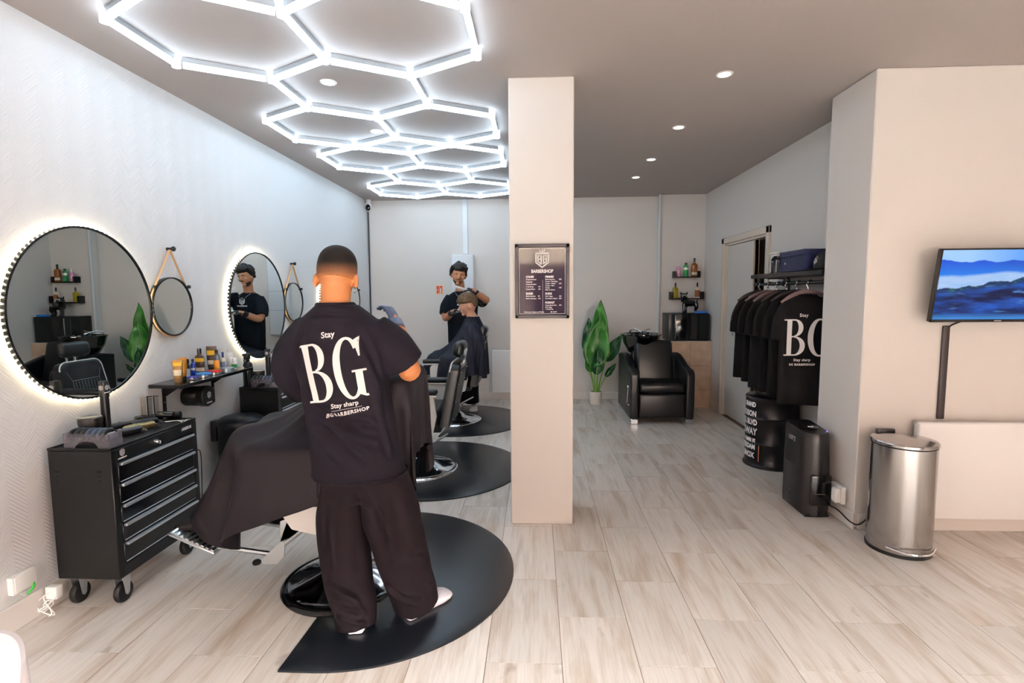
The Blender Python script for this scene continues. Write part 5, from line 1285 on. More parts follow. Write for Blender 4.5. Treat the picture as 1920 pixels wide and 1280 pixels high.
# framed price list on the pillar
t = thing('framed_price_list', 'dark framed price list with white crest on the pillar', 'poster', (.037, 3.19, 1.30))
FY = 3.199
x0, x1, z0, z1 = -.125, .200, 1.30, 1.744
g = G()
for a in ((x0, x1, z0, z0 + .02), (x0, x1, z1 - .02, z1), (x0, x0 + .02, z0, z1), (x1 - .02, x1, z0, z1)): g.rbox(a[0], a[1], FY - .022, FY, a[2], a[3], .002, 1)
g.obj('frame', M('poster_frame', '2b2226', .45), t)
G().box(x0 + .015, x1 - .015, FY - .010, FY - .004, z0 + .015, z1 - .015).obj('print', M('poster_print', '2e2230', .06, spec=.18), t, smooth=False)
g = G(); q = .0022; yy = FY - .0112
for a in ((x0 + .024, x1 - .024, z0 + .026, z0 + .026 + q), (x0 + .024, x1 - .024, z1 - .026 - q, z1 - .026), (x0 + .024, x0 + .024 + q, z0 + .026, z1 - .026), (x1 - .024 - q, x1 - .024, z0 + .026, z1 - .026), (.040, .0412, 1.34, 1.53)): g.box(a[0], a[1], yy - .0004, yy, a[2], a[3])
g.obj('border_line', WHITEPRINT, t, smooth=False)
def ptext(s, x, z, size, al='LEFT', bold=.0003, sx=1.0, nm='lettering'):
    return text_geo(s, size, al, bold, .0002, sx).move(frame_mtx((x, yy - .0005, z), (1, 0, 0), (0, 0, 1))).obj(nm, WHITEPRINT, t, smooth=False)
shield_logo(.105).move(frame_mtx((.0375, yy - .0005, 1.605), (1, 0, 0), (0, 0, 1))).obj('crest', WHITEPRINT, t, smooth=False)
ptext('BARBERSHOP', .0375, 1.573, .028, 'CENTER', .0010, .78)
for hd, xx, zz in (('COUPE', -.060, 1.543), ('BARBE', -.060, 1.443), ('FEMMES', .056, 1.543), ('SOINS', .056, 1.442), ('FORFAIT', .056, 1.388)): ptext(hd, xx, zz, .017, 'LEFT', .0008, .85)
for k, s in enumerate(('Coupe Homme', 'D\u00e9grad\u00e9e', 'Coupe Etudiant', '+ de 18 ans', 'Coupe Enfant')): ptext(s, -.060, 1.530 - k * .0145, .0098)
for k, s in enumerate(('Barbe Express', 'Barbe Classique')): ptext(s, -.060, 1.430 - k * .0145, .0098)
for k, s in enumerate(('Barbe Express', 'Coupe + Brushing', 'Coupe + Barbe', 'Coupe + Soin', 'Coupe', 'Mise en forme')): ptext(s, .056, 1.530 - k * .0125, .0098)
for k, s in enumerate(('Soin Visage', 'Soin Barbe Vapeur')): ptext(s, .056, 1.429 - k * .0135, .0098)
for k, s in enumerate(('Coupe Barbe Soin', 'Soin visage', '+ shampoing')): ptext(s, .056, 1.375 - k * .0115, .0092)
for x, z, s in ((.012, 1.4865, '15'), (.012, 1.472, '12'), (.012, 1.430, '8'), (.012, 1.4155, '15'), (.138, 1.530, '20'), (.138, 1.505, '25'), (.138, 1.48, '18'), (.138, 1.429, '10'), (.138, 1.4155, '25'), (.138, 1.375, '40')): ptext(s + '\u20ac', x, z, .0095)
ptext('R\u00e9servez en ligne sur Planity', -.072, 1.334, .0105); ptext('06 12 07', .088, 1.334, .0105)

# plant
t = thing('potted_plant', 'tall broad-leaved green plant in a white pot by the back wall', 'plant', (.78, 6.83, 0))
px, py = .78, 6.83
G().lathe([(0, .004), (.068, .0), (.076, .01), (.083, .165), (.078, .170), (.074, .155), (0, .15)], (px, py, 0), 36).obj('pot', M('white_ceramic', 'e9e2d8', .45), t)
G().lathe([(0, .152), (.075, .152), (.075, .156), (0, .158)], (px, py, 0), 24).obj('soil', M('potting_soil', '2b1f17', .95), t)
LEAF = M('plant_leaf', '2f7d22', .38, var=(5, '1c5a1a', .8)); LEAF2 = M('plant_leaf_dark', '14512a', .4, var=(5, '0f3f22', .8)); STEMM = M('plant_stem', '7fb04a', .5)
def leaf(base, mid, tip, w, m, droop=.0, facing=(0, -1, 0)):
    """stalk from the pot to the blade's foot, then a blade from mid to tip"""
    B, Mi, Ti = map(np.array, (base, mid, tip))
    s = G().tube([base, tuple((B + Mi) / 2 + np.array((0, 0, .02))), mid], [.010, .008, .006], 8, 6).obj('stalk', STEMM, t)
    ax = Ti - Mi; L = np.linalg.norm(ax); ax = ax / L; f = np.array(facing, float); f -= ax * f.dot(ax); f /= np.linalg.norm(f); sd = np.cross(ax, f)
    n = 14; V = []; F = []
    for i in range(n + 1):
        u = i / n; wd = 1.25 * w * (math.sin(PI * min(1, u ** .75 * .98 + .02)) ** .8) * (1 - .15 * u); c = Mi + ax * L * u + f * (droop * u * u) + np.array((0, 0, -abs(droop) * .6 * u ** 2))
        for j in range(-3, 4):
            v = j / 3; V.append(c + sd * wd * v + f * (.32 * wd * (1 - v * v) * -1 + .010 * math.sin(u * 16 + j)) )
    m_ = 7
    for i in range(n):
        for j in range(m_ - 1): F.append((i * m_ + j, i * m_ + j + 1, (i + 1) * m_ + j + 1, (i + 1) * m_ + j))
    o = G().add(V, F).obj('leaf', m, t, ang=180); k = o.modifiers.new('thick', 'SOLIDIFY'); k.thickness = .0015
    mid_pts = [Mi + ax * L * u + f * (droop * u * u) + np.array((0, 0, -abs(droop) * .6 * u ** 2)) + f * -.32 * 0 for u in np.linspace(0, .95, 8)]
    G().tube([tuple(p + f * (-.375 * w * math.sin(PI * min(1, (i / 7) ** .75 * .98 + .02)) ** .8 + .003)) for i, p in enumerate(mid_pts)], [.005, .0045, .004, .004, .0035, .003, .0025, .002], 6).obj('midrib', STEMM, o)
leaf((px + .01, py, .15), (.80, 6.80, .62), (.838, 6.86, 1.375), .105, LEAF, .02)
leaf((px - .01, py - .02, .15), (.735, 6.74, .50), (.83, 6.76, 1.13), .14, LEAF, -.02, (-.15, -1, 0))
leaf((px - .02, py, .15), (.69, 6.86, .62), (.70, 6.92, 1.14), .085, LEAF2, .03, (-.5, -1, 0))
leaf((px + .02, py, .15), (.90, 6.82, .56), (1.12, 6.86, .93), .075, LEAF2, .06, (-.4, -1, .3))
leaf((px, py - .03, .15), (.78, 6.74, .40), (.80, 6.70, .78), .075, LEAF2, -.02, (.1, -1, 0))
leaf((px + .03, py, .15), (.90, 6.80, .36), (1.03, 6.80, .56), .035, LEAF2, .03, (.3, -1, .4))
leaf((px - .01, py + .02, .15), (.70, 6.82, .42), (.735, 6.84, .80), .07, LEAF, .02, (.3, -1, 0))

# shampoo chair with basin
t = thing('shampoo_chair', 'black leatherette shampoo armchair with backwash basin', 'armchair', (1.39, 6.15, 0))
SL = M('black_soft_leather', '121114', .36, bump=(160, .2, .001))
ax0, ax1, yf, yb = 1.035, 1.735, 5.75, 6.62
def arm_side(x0, x1):
    prof = [(yf + .02, .055), (yb, .055), (yb, .70), (yb - .18, .725), (yb - .30, .72), (yb - .42, .69), (yf + .25, .625), (yf + .10, .605)] + [(yf + .08 - .08 * math.sin(a), .525 + .08 * math.cos(a)) for a in np.linspace(0, PI / 2, 7)] + [(yf, .2)]
    g = G(); bm = bmesh.new(); n = len(prof)
    vs = [bm.verts.new((x0, y, z)) for y, z in prof] + [bm.verts.new((x1, y, z)) for y, z in prof]
    bm.faces.new(vs[:n][::-1]); bm.faces.new(vs[n:])
    for k in range(n): bm.faces.new((vs[k], vs[(k + 1) % n], vs[n + (k + 1) % n], vs[n + k]))
    bmesh.ops.recalc_face_normals(bm, faces=bm.faces)
    ed = [e for e in bm.edges if abs(e.verts[0].co.x - e.verts[1].co.x) < 1e-6]
    bmesh.ops.bevel(bm, geom=ed, offset=.022, segments=3, profile=.5, affect='EDGES'); bm.verts.index_update()
    g.add([v.co[:] for v in bm.verts], [[v.index for v in f.verts] for f in bm.faces]); bm.free(); return g
for a in ((ax0, ax0 + .095), (ax1 - .095, ax1)): arm_side(*a).obj('armrest', SL, t)
G().rbox(ax0 + .10, ax1 - .10, yf + .005, yf + .10, .075, .335, .022, 3).obj('leg_flap', SL, t)
G().rbox(ax0 + .10, ax1 - .10, yf + .0, yf + .50, .35, .455, .035, 3).obj('seat', SL, t)
G().rbox(ax0 + .09, ax1 - .09, yf + .08, yb - .02, .06, .36, .015, 1).obj('seat_base', M('chair_black_fabric', '0c0c0e', .7), t)
Mb = Matrix.Translation((1.385, yf + .44, .46)) @ Matrix.Rotation(math.radians(-13), 4, 'X')
G().rbox(-.22, .22, -.06, .07, -.06, .44, .05, 3).move(Mb).obj('backrest', SL, t)
G().rbox(-.235, .235, .05, .11, -.3, .40, .02, 2).move(Mb).obj('back_shell', SL, t)
for x in (ax0 + .05, ax1 - .05):
    for y in (yf + .04, yb - .05): G().rbox(x - .04, x + .04, y - .025, y + .025, 0, .056, .005, 1).obj('foot', CHROME, t)
G().tube([(ax0 - .006, yf + .10, .40), (ax0 - .012, yf + .13, .215)], .006, 8).tube([(ax0 - .012, yf + .13, .215), (ax0 - .014, yf + .03, .212)], .006, 8).sphere((ax0 - .008, yf + .10, .405), .015, 12, 8).obj('recline_lever', CHROME, t)
bc = (1.275, 6.44)
bowl = [(0, .70), (.10, .70), (.17, .74), (.225, .84), (.25, .93), (.262, .945), (.262, .955), (.245, .955), (.232, .935), (.20, .84), (.15, .78), (.06, .755), (0, .755)]
G().lathe(bowl, (bc[0], bc[1], 0), 56, sx=.92, sy=1.0).obj('basin', M('black_ceramic', '060607', .06, spec=.7, coat=.5), t)
G().rbox(bc[0] - .10, bc[0] + .10, bc[1] - .02, bc[1] + .16, .04, .72, .03, 2).obj('pedestal', BLACKPLASTIC, t)
fa = G().tube([(bc[0] - .10, bc[1] + .19, .90), (bc[0] - .10, bc[1] + .19, .97), (bc[0] - .06, bc[1] + .14, 1.0), (bc[0] - .01, bc[1] + .08, .985)], .010, 10, 4).obj('shower_hose', CHROME, t)
G().tube([(bc[0] - .01, bc[1] + .08, .985), (bc[0] + .02, bc[1] + .03, .965)], [.012, .019], 12).obj('shower_head', CHROME, t)
G().tube([(bc[0] + .09, bc[1] + .19, .90), (bc[0] + .09, bc[1] + .19, .985)], .015, 12).tube([(bc[0] + .09, bc[1] + .19, .985), (bc[0] + .15, bc[1] + .17, 1.0)], .006, 8).obj('mixer_tap', CHROME, t)
G().rbox(bc[0] - .06, bc[0] + .06, bc[1] - .255, bc[1] - .19, .915, .965, .02, 3).obj('neck_rest', RUBBER, t)

# black mini fridge, dog statue, blue box
t = thing('mini_fridge', 'black mini fridge on the tiled plinth', 'fridge', (1.93, 6.83, .84))
G().rbox(1.665, 2.165, 6.70, 7.02, .8405, 1.185, .008, 2).obj('body', M('fridge_black', '0b0b0c', .3), t)
G().rbox(1.752, 2.168, 6.675, 6.702, .845, 1.182, .006, 2).obj('door', M('fridge_door', '060607', .12, spec=.6), t)
G().rbox(1.666, 1.745, 6.678, 6.702, .845, 1.182, .006, 2).obj('side_door', M('fridge_side', '1a1a1c', .35), t)
G().rbox(1.745, 1.753, 6.668, 6.69, .86, 1.165, .003, 1).obj('handle', STEEL, t)
single(G().rbox(2.00, 2.15, 6.70, 6.74, 1.186, 1.212, .003, 1), 'blue_box', M('blue_card', '1f6fd0', .5), 'flat bright blue box on top of the mini fridge', 'box', (2.08, 6.72, 1.186))
t = thing('bulldog_statue', 'glossy black bulldog figurine with white-framed glasses on the mini fridge', 'statue', (1.93, 6.84, 1.186))
z = 1.186; g = G()
g.tube([(2.03, 6.86, z + .125), (1.97, 6.85, z + .125), (1.90, 6.83, z + .135)], [.038, .042, .052], 16, 4)
g.tube([(1.895, 6.825, z + .15), (1.885, 6.81, z + .20)], [.046, .044], 14, 2)
g.sphere((1.880, 6.79, z + .212), (.046, .046, .042), 16, 12); g.sphere((1.872, 6.748, z + .20), (.030, .024, .024), 14, 10)
for s in (-1, 1): g.tube([(1.88 + s * .032, 6.80, z + .24), (1.882 + s * .045, 6.80, z + .268)], [.014, .005], 8, 2)
for lx, ly in ((1.885, 6.80), (1.925, 6.86)): g.tube([(lx, ly, z + .12), (lx - .005, ly - .005, z + .06), (lx - .005, ly - .01, z + .012)], [.026, .018, .018], 10, 4); g.sphere((lx - .008, ly - .02, z + .010), (.018, .026, .011), 10, 6)
for lx, ly in ((2.035, 6.83), (2.05, 6.89)): g.tube([(lx, ly, z + .13), (lx + .012, ly - .01, z + .075), (lx + .002, ly, z + .045), (lx + .004, ly - .01, z + .012)], [.034, .026, .015, .015], 10, 4); g.sphere((lx + .0, ly - .02, z + .010), (.017, .026, .011), 10, 6)
g.tube([(2.06, 6.87, z + .14), (2.075, 6.875, z + .175)], [.010, .006], 8, 2)
remeshed(g, 'body', M('black_resin', '08080a', .16, spec=.6), t, .005, 2)
for s in (-1, 1): G().tube([(1.874 + s * .019 + .015 * math.cos(a), 6.738 - .0 + .0, z + .222 + .011 * math.sin(a)) for a in np.linspace(0, 2 * PI, 15)[:-1]], .003, 6, closed=True).obj('glasses', WHITEP, t)
# U-shaped wall shelves with bottles
def u_shelf(x0, x1, zb, label, hgt):
    t = thing('ledge_shelf', label, 'shelf', ((x0 + x1) / 2, 6.97, zb), 'black ledge shelves in the niche')
    G().rbox(x0, x1, 6.93, 7.029, zb, zb + .016, .002, 1).obj('board', BLACK, t)
    for x in (x0, x1 - .03): G().rbox(x, x + .03, 6.93, 7.029, zb + .016, zb + hgt, .002, 1).obj('end', BLACK, t)
u_shelf(1.785, 2.125, 1.638, 'upper black ledge shelf with three bottles', .085); u_shelf(1.745, 2.175, 1.358, 'lower black ledge shelf with two bottles', .10)
GB = 'bottles on the ledge shelves'
PINK = M('pink_plastic', 'd98fb8', .35); AMB = M('amber_glass', 'a8632a', .12, trans=.3); OIL = M('olive_oil_glass', 'b0a11c', .12, trans=.25)
bottle(1.848, 6.965, .052, .175, PINK, WHITEP, 'pink bottle with a white nozzle on the upper ledge shelf', [(.3, .6, M('pale_pink', 'e8b9c9', .5))], .26, .5, z=1.654, group=GB, capw=.35)
bottle(1.943, 6.965, .062, .175, GREENP, BLACKPLASTIC, 'green and white bottle standing upside down on the upper ledge shelf', [(.55, .75, WHITEP)], .12, .5, z=1.654, group=GB)
bottle(2.050, 6.965, .075, .235, AMB, BLACKPLASTIC, 'tall amber bottle with a clear neck and black stopper on the upper ledge shelf', [(.12, .3, CREAMP)], .24, .34, z=1.654, group=GB, square=3)
bottle(1.815, 6.965, .068, .200, OIL, BLACKPLASTIC, 'bottle of yellow oil on the lower ledge shelf', None, .26, .34, z=1.374, group=GB, square=3)
bottle(2.095, 6.965, .066, .200, M('cream_glass', 'd8cdb8', .2), BLACKPLASTIC, 'bottle with a brown label on the lower ledge shelf', [(.12, .7, M('brown_label', '8a4f28', .5))], .26, .34, z=1.374, group=GB, square=3)

# clothes corner: shelf, rail, shirts
t = thing('clothes_shelf', 'dark wall shelf above the clothes rail', 'shelf', (2.05, 4.2, 1.40))
G().rbox(1.93, 2.199, 3.675, 4.85, 1.565, 1.60, .003, 1).obj('board', M('dark_oak', '1c1917', .5, bump=(40, .2, .002)), t)
for y in (3.80, 4.70): G().box(2.193, 2.199, y - .015, y + .015, 1.36, 1.565).box(2.02, 2.199, y - .015, y + .015, 1.557, 1.565).obj('bracket', BLACK, t, smooth=False)
t = thing('clothes_rail', 'black pipe clothes rail under the dark shelf', 'rail', (1.95, 4.2, 1.50))
G().tube([(1.99, 3.69, 1.515), (1.99, 4.90, 1.515)], .014, 14).obj('pipe', BLACKPLASTIC, t)
for y in (3.72, 4.32, 4.80):
    G().tube([(1.99, y, 1.515), (1.99, y, 1.5645)], .010, 10).obj('drop', BLACKPLASTIC, t); G().tube([(1.99, y - .012, 1.515), (1.99, y + .012, 1.515)], .024, 16).obj('clamp', BLACKPLASTIC, t)
G().tube([(1.99, 4.89, 1.515), (2.198, 4.89, 1.515)], .012, 10).obj('wall_arm', BLACKPLASTIC, t)
SHIRTM = M('black_cotton', '0d0c0e', .85, spec=.2)
HANG = M('mauve_wood_hanger', '6d5a5b', .5); HANGD = M('dark_hanger', '2b2527', .5)
ordn = ['nearest', 'second', 'third', 'fourth', 'fifth', 'farthest']
for k in range(6):
    y = 3.93 + k * .165; cx = 1.975; zt = 1.425
    rs = np.random.RandomState(40 + k)
    t = thing('coat_hanger', '%s wooden hanger with a steel hook on the black rail' % ordn[k], 'hanger', (cx, y, zt), 'wooden hangers on the rail')
    G().tube([(cx - .185, y, zt - .055), (cx - .12, y, zt - .008), (cx - .04, y, zt + .022), (cx, y, zt + .026), (cx + .04, y, zt + .022), (cx + .12, y, zt - .008), (cx + .185, y, zt - .055)], [.012, .015, .016, .017, .016, .015, .012], 10, 4, flat=((0, 1, 0), .55)).obj('arms', HANG if k in (0, 3, 4) else HANGD, t)
    hk = [(cx, y, zt + .03), (cx, y, zt + .055), (cx - .012, y, zt + .075)] + [(cx + .015 + .0175 * math.cos(a), y, zt + .090 + .0175 * math.sin(a)) for a in np.linspace(3.4, -.3, 8)]
    G().tube(hk, .0036, 6, 2).obj('hook', CHROME, t)
    lab = 'black T-shirt with the large white BG print facing the camera on the rail' if k == 0 else '%s black T-shirt from the camera on the rail' % ordn[k]
    sh = thing('hanging_t_shirt', lab, 't-shirt', (cx, y, .62), 'black T-shirts on the rail')
    g = G(); ph = rs.uniform(0, 6, 4); bz = .625 + .012 * k
    V = []; F = []; n = 40; levels = [(zt - .002, .055, .022), (zt - .018, .11, .028), (zt - .045, .17, .034), (zt - .08, .19, .042), (zt - .15, .198, .046), (zt - .30, .198, .044), (zt - .5, .20, .044), (bz + .1, .202, .046), (bz, .204, .048)]
    for i, (z, hx, hy) in enumerate(levels):
        dn = i / (len(levels) - 1)
        for j in range(n):
            a = 2 * PI * j / n; x = hx * math.copysign(abs(math.cos(a)) ** .8, math.cos(a)); yy_ = hy * math.sin(a)
            yy_ += dn * .016 * (math.sin(x * 22 + ph[0]) + .6 * math.sin(x * 41 + ph[1])); V.append((cx + x, y + yy_ , z + .012 * dn * math.sin(x * 9 + ph[2])))
    F = [(i * n + j, i * n + (j + 1) % n, (i + 1) * n + (j + 1) % n, (i + 1) * n + j) for i in range(len(levels) - 1) for j in range(n)] + [tuple(range(n)), tuple((len(levels) - 1) * n + j for j in range(n))]
    g.add(V, F)
    for s in (-1, 1): g.tube([(cx + s * .14, y, zt - .075), (cx + s * (.172 if s > 0 else .19), y, zt - .18), (cx + s * (.172 if s > 0 else .205), y, zt - .33)], [.05, .05, .05], 14, 5, flat=((0, 1, 0), .45))
    b, bv = remeshed(g, 'fabric', SHIRTM, sh, .008, 4)
    G().rings([(cx, y, zt - .006, .072, .028), (cx, y, zt + .004, .064, .024)], 24, 2).obj('collar', SHIRTM, b)
    if k == 0:
        wrap_print(letters_bg(), lambda u, v: (1.805 + u * .205, y - .05, .985 + v * .265), bv, WHITEPRINT, b, 'big_letters', (0, 1, 0), -.1, .0015)
        for s, zz, sz in (('Stay', 1.268, .034), ('Stay sharp', .945, .026), ('BG BARBERSHOP', .912, .022)):
            wrap_print(text_geo(s, sz, bold=.0006, extrude=0, spacing=1.1), lambda u, v, zz=zz: (1.935 + u, y - .05, zz + v), bv, WHITEPRINT, b, 'lettering', (0, 1, 0), -.1, .0015)
# things on the clothes shelf
t = thing('storage_box', 'navy blue lidded box on the shelf above the rail', 'box', (2.04, 4.06, 1.60))
NAVY = M('navy_card', '10173f', .5)
G().rbox(1.93, 2.17, 3.90, 4.28, 1.6005, 1.715, .003, 1).obj('body', NAVY, t); G().rbox(1.922, 2.178, 3.892, 4.288, 1.712, 1.755, .003, 1).obj('lid', NAVY, t)
G().sphere((1.929, 4.20, 1.665), (.002, .008, .008), 10, 6).obj('emblem', WHITEPRINT, t)
for y, lab in ((4.36, 'black pump bottle with a white head next to the navy box'), (4.46, 'second black pump bottle with a white head on the clothes shelf'), ):
    t = thing('pump_bottle', lab, 'bottle', (1.97, y, 1.60), 'black pump bottles on the clothes shelf')
    G().rings([(1.97, y, 1.6005, .036, .036), (1.97, y, 1.69, .037, .037), (1.97, y, 1.72, .030, .030), (1.97, y, 1.74, .014, .014)], 20, 2.2).obj('body', BLACKGLOSS, t)
    G().tube([(1.97, y, 1.738), (1.97, y, 1.762)], .014, 12).tube([(1.975, y, 1.765), (1.93, y - .01, 1.762), (1.915, y - .014, 1.752)], [.011, .008, .005], 8, 3).obj('pump_head', WHITEP, t)
    G().rbox(1.9322, 1.936, y - .003, y + .003, 1.61, 1.70, .001, 1).obj('label', WHITEP, t)
t = thing('black_cap', 'black cap with a white emblem at the near end of the clothes shelf', 'cap', (2.0, 3.78, 1.60))
g = G(); g.sphere((2.03, 3.79, 1.63), (.09, .085, .11), 20, 14); g.V = [(x, y, max(z, 1.6005)) for x, y, z in g.V]; cb, cbv = remeshed(g, 'crown', M('cap_fabric', '0d0d10', .8), t, .006, 2)
G().rings([(1.955, 3.79, 1.6005, .07, .075), (1.945, 3.79, 1.608, .068, .073)], 24, 2).obj('brim', M('cap_fabric'), t)
wrap_print(shield_logo(.055), lambda u, v: (1.90, 3.79 + -u, 1.64 + v), cbv, WHITEPRINT, cb, 'emblem', (1, 0, 0), -.1, .001)

# barrel with street names
bx, by, br = 1.982, 4.44, .205
t = thing('oil_drum', 'black drum with white street names under the hanging T-shirts', 'drum', (bx, by, 0))
DRUM = M('drum_black', '131013', .33, .35)
G().lathe([(0, .0), (br + .012, 0), (br + .014, .012), (br + .006, .02), (br, .03), (br, .19), (br + .006, .20), (br, .21), (br, .40), (br + .006, .41), (br, .42), (br, .565), (br + .006, .575), (br, .585), (br - .01, .59), (0, .59)], (bx, by, 0), 64).obj('body', DRUM, t, ang=60)
words = [('GRAND', .505, .048, 4.52), ('MADISON', .425, .058, 4.56), ('POWELL BLVD', .355, .056, 4.60), ('BROADWAY', .272, .070, 4.60), ('COLUMBUS', .200, .050, 4.545), ('AMSTERDAM', .150, .050, 4.545), ('LENOX', .078, .056, 4.50)]
for s, zz, sz, end in words:
    tg_ = text_geo(s, sz * 1.12, 'RIGHT', .0027, 0, .74); bm = bmesh.new(); me = tg_.mesh('w'); bm.from_mesh(me)
    bmesh.ops.triangulate(bm, faces=bm.faces)
    bmesh.ops.subdivide_edges(bm, edges=[e for e in bm.edges if e.calc_length() > .03], cuts=2); bm.verts.index_update()
    a_end = end - .86
    V = [(bx + (br + .0015) * math.cos(a_end + v.co.x / br), by + (br + .0015) * math.sin(a_end + v.co.x / br), zz + v.co.y) for v in bm.verts]
    G().add(V, [tuple(v.index for v in f.verts) for f in bm.faces]).obj('lettering', WHITEPRINT, t, smooth=False); bm.free()
G().tube([(bx + (br + .008) * math.cos(3.86), by + (br + .008) * math.sin(3.86), .06), (bx + (br + .008) * math.cos(3.86), by + (br + .008) * math.sin(3.86), .19)], .004, 8).obj('door_handle', M('copper_bar', 'a9705a', .3, .8), t)

# portable dehumidifier
t = thing('dehumidifier', 'black upright dehumidifier on the floor beside the partition', 'appliance', (1.80, 3.50, 0))
DH = M('dehumidifier_black', '171416', .34, spec=.5)
x0, x1, y0, y1 = 1.715, 1.895, 3.345, 3.66
def dring(z, s=1.0, front=0.0):
    P = []; n = 12
    cxm = (x0 + x1) / 2; hw = (x1 - x0) / 2 * s
    for k in range(n + 1): P.append((cxm - hw + 2 * hw * k / n, y0 + front + .05 * (1 - math.sin(PI * k / n)), z))
    P += [(cxm + hw, y1 - .02, z), (cxm + hw - .02, y1, z), (cxm - hw + .02, y1, z), (cxm - hw, y1 - .02, z)]
    return P
L = [dring(.012, .97), dring(.05, 1.0), dring(.3, .99, .004), dring(.48, .96, .010), dring(.525, .94, .014), dring(.54, .90, .022)]
for q in L[-2:]:
    for i, p in enumerate(q): q[i] = (p[0], p[1], p[2] + (.0 if False else (p[1] - y0) * .09))
n = len(L[0]); V = [p for q in L for p in q]
F = [(i * n + k, i * n + (k + 1) % n, (i + 1) * n + (k + 1) % n, (i + 1) * n + k) for i in range(len(L) - 1) for k in range(n)] + [tuple(range(n)), tuple((len(L) - 1) * n + k for k in range(n))]
G().add(V, F).obj('body', DH, t, ang=50)
G().rbox(x0 + .012, x1 - .012, y0 + .01, y0 + .09, 0, .02, .005, 1).rbox(x0 + .012, x1 - .012, y1 - .09, y1 - .01, 0, .02, .005, 1).obj('foot', BLACKPLASTIC, t)
G().lathe([(0, .0), (.055, 0), (.06, .006), (.05, .012), (0, .008)], (1.80, 3.50, .553), 28).obj('control_dial', BLACKGLOSS, t)
G().sphere((1.80, 3.47, .566), (.02, .016, .008), 12, 8).obj('button', CHROME, t)
G().sphere((1.868, 3.40, .553), (.004, .004, .003), 8, 6).obj('status_light', M('violet_light', '6a5cff', .4, emit='6a5cff', estr=3), t)
G().rbox(1.755, 1.885, y0 - .004, y0 + .03, .075, .28, .014, 2).obj('tank_window', M('smoked_tank', '0d0b0c', .15), t)
G().rbox(1.775, 1.845, y0 - .006, y0 + .02, .155, .161, .002, 1).obj('tank_lip', M('grey_lip', '4a4648', .4), t)
G().rbox(x0 - .002, x0 + .01, 3.52, 3.56, .09, .13, .004, 1).obj('side_grip', BLACKGLOSS, t)
G().rbox(x0 + .001, x0 + .012, 3.42, 3.62, .17, .46, .004, 1).obj('side_grille', M('grille_black', '0a0909', .6), t)
G().box(x0 - .0006, x0 + .002, 3.575, 3.580, .462, .490).box(x0 - .0006, x0 + .002, 3.560, 3.580, .462, .467).box(x0 - .0006, x0 + .002, 3.555, 3.561, .462, .490).box(x0 - .0006, x0 + .002, 3.49, 3.548, .484, .491).box(x0 - .0006, x0 + .002, 3.528, 3.542, .464, .486).box(x0 - .0006, x0 + .002, 3.498, 3.508, .458, .486).obj('logo_mark', M('grey_print', '9b979a', .5), t, smooth=False)
t = thing('wall_plug_box', 'white plug box on the side of the partition by the dehumidifier', 'socket', (1.93, 3.3, .1))
G().rbox(1.895, 1.923, 3.255, 3.38, .125, .235, .004, 1).obj('box', WHITEP, t); G().rbox(1.862, 1.895, 3.26, 3.31, .135, .225, .004, 1).obj('plug', WHITEP, t)
single(G().tube([(1.87, 3.34, .09), (1.90, 3.29, .075), (1.905, 3.17, .055), (1.95, 3.15, .05), (2.03, 3.165, .12), (2.07, 3.178, .2)], .0042, 8, 8), 'power_cable', RUBBER, 'thin black cable looping round the foot of the partition corner', 'cable', (1.9, 3.16, .03))
t = thing('wall_outlet', 'white outlet on the wall behind the steel bin', 'socket', (2.05, 3.19, .2))
G().rbox(2.015, 2.095, 3.186, 3.199, .185, .265, .004, 1).obj('face_plate', WHITEP, t)

# steel pedal bin
sx, sy, sr = 2.05, 2.965, .155
t = thing('steel_bin', 'brushed steel pedal bin standing by the white radiator', 'bin', (sx, sy, 0))
BR = bpy.data.materials.new('brushed_stainless'); BR.use_nodes = True; nt = BR.node_tree; bs = nt.nodes['Principled BSDF']; bs.inputs['Metallic'].default_value = 1; bs.inputs['Base Color'].default_value = lin('aeaaa8'); bs.inputs['Roughness'].default_value = .17
G().lathe([(0, .018), (sr, .018), (sr, .60), (0, .60)], (sx, sy, 0), 64).obj('body', BR, t)
G().lathe([(0, 0), (sr + .003, 0), (sr + .004, .018), (0, .02)], (sx, sy, 0), 64).obj('base_ring', RUBBER, t)
G().lathe([(sr - .01, .60), (sr + .001, .601), (sr + .001, .607), (sr - .01, .608)], (sx, sy, 0), 64).obj('seal', RUBBER, t)
G().lathe([(0, .608), (sr + .004, .608), (sr + .005, .618), (sr, .626), (sr * .6, .636), (0, .64)], (sx, sy, 0), 64).obj('lid', BR, t)
G().rbox(sx - .05, sx + .05, sy + sr - .01, sy + sr + .02, .56, .645, .006, 2).obj('hinge', BLACKPLASTIC, t)
G().tube([(sx - .13, sy - .10, .048), (sx - .06, sy - sr - .025, .046), (sx + .04, sy - sr - .03, .046), (sx + .12, sy - .12, .048)], .006, 8, 5).obj('pedal', CHROME, t)

# television
t = thing('television', 'wall television showing blue misty mountains', 'television', (2.56, 3.08, 1.28))
Mt = Matrix.Translation((2.59, 3.075, 1.272)) @ Matrix.Rotation(math.radians(8), 4, 'X')
G().rbox(-.365, .365, .0, .03, 0, .41, .004, 1).move(Mt).obj('casing', M('tv_black', '08080a', .3), t)
g = G()
for a in ((-.365, .365, 0, .016), (-.365, .365, .402, .41), (-.365, -.357, 0, .41), (.357, .365, 0, .41)): g.rbox(a[0], a[1], -.004, .004, a[2], a[3], .001, 1)
g.move(Mt).obj('bezel', M('tv_bezel', '14100f', .25), t)
SCR = bpy.data.materials.new('landscape_screen'); SCR.use_nodes = True; nt = SCR.node_tree; bs = nt.nodes['Principled BSDF']; bs.inputs['Base Color'].default_value = (.005, .005, .01, 1); bs.inputs['Roughness'].default_value = .3; bs.inputs['Specular IOR Level'].default_value = .12
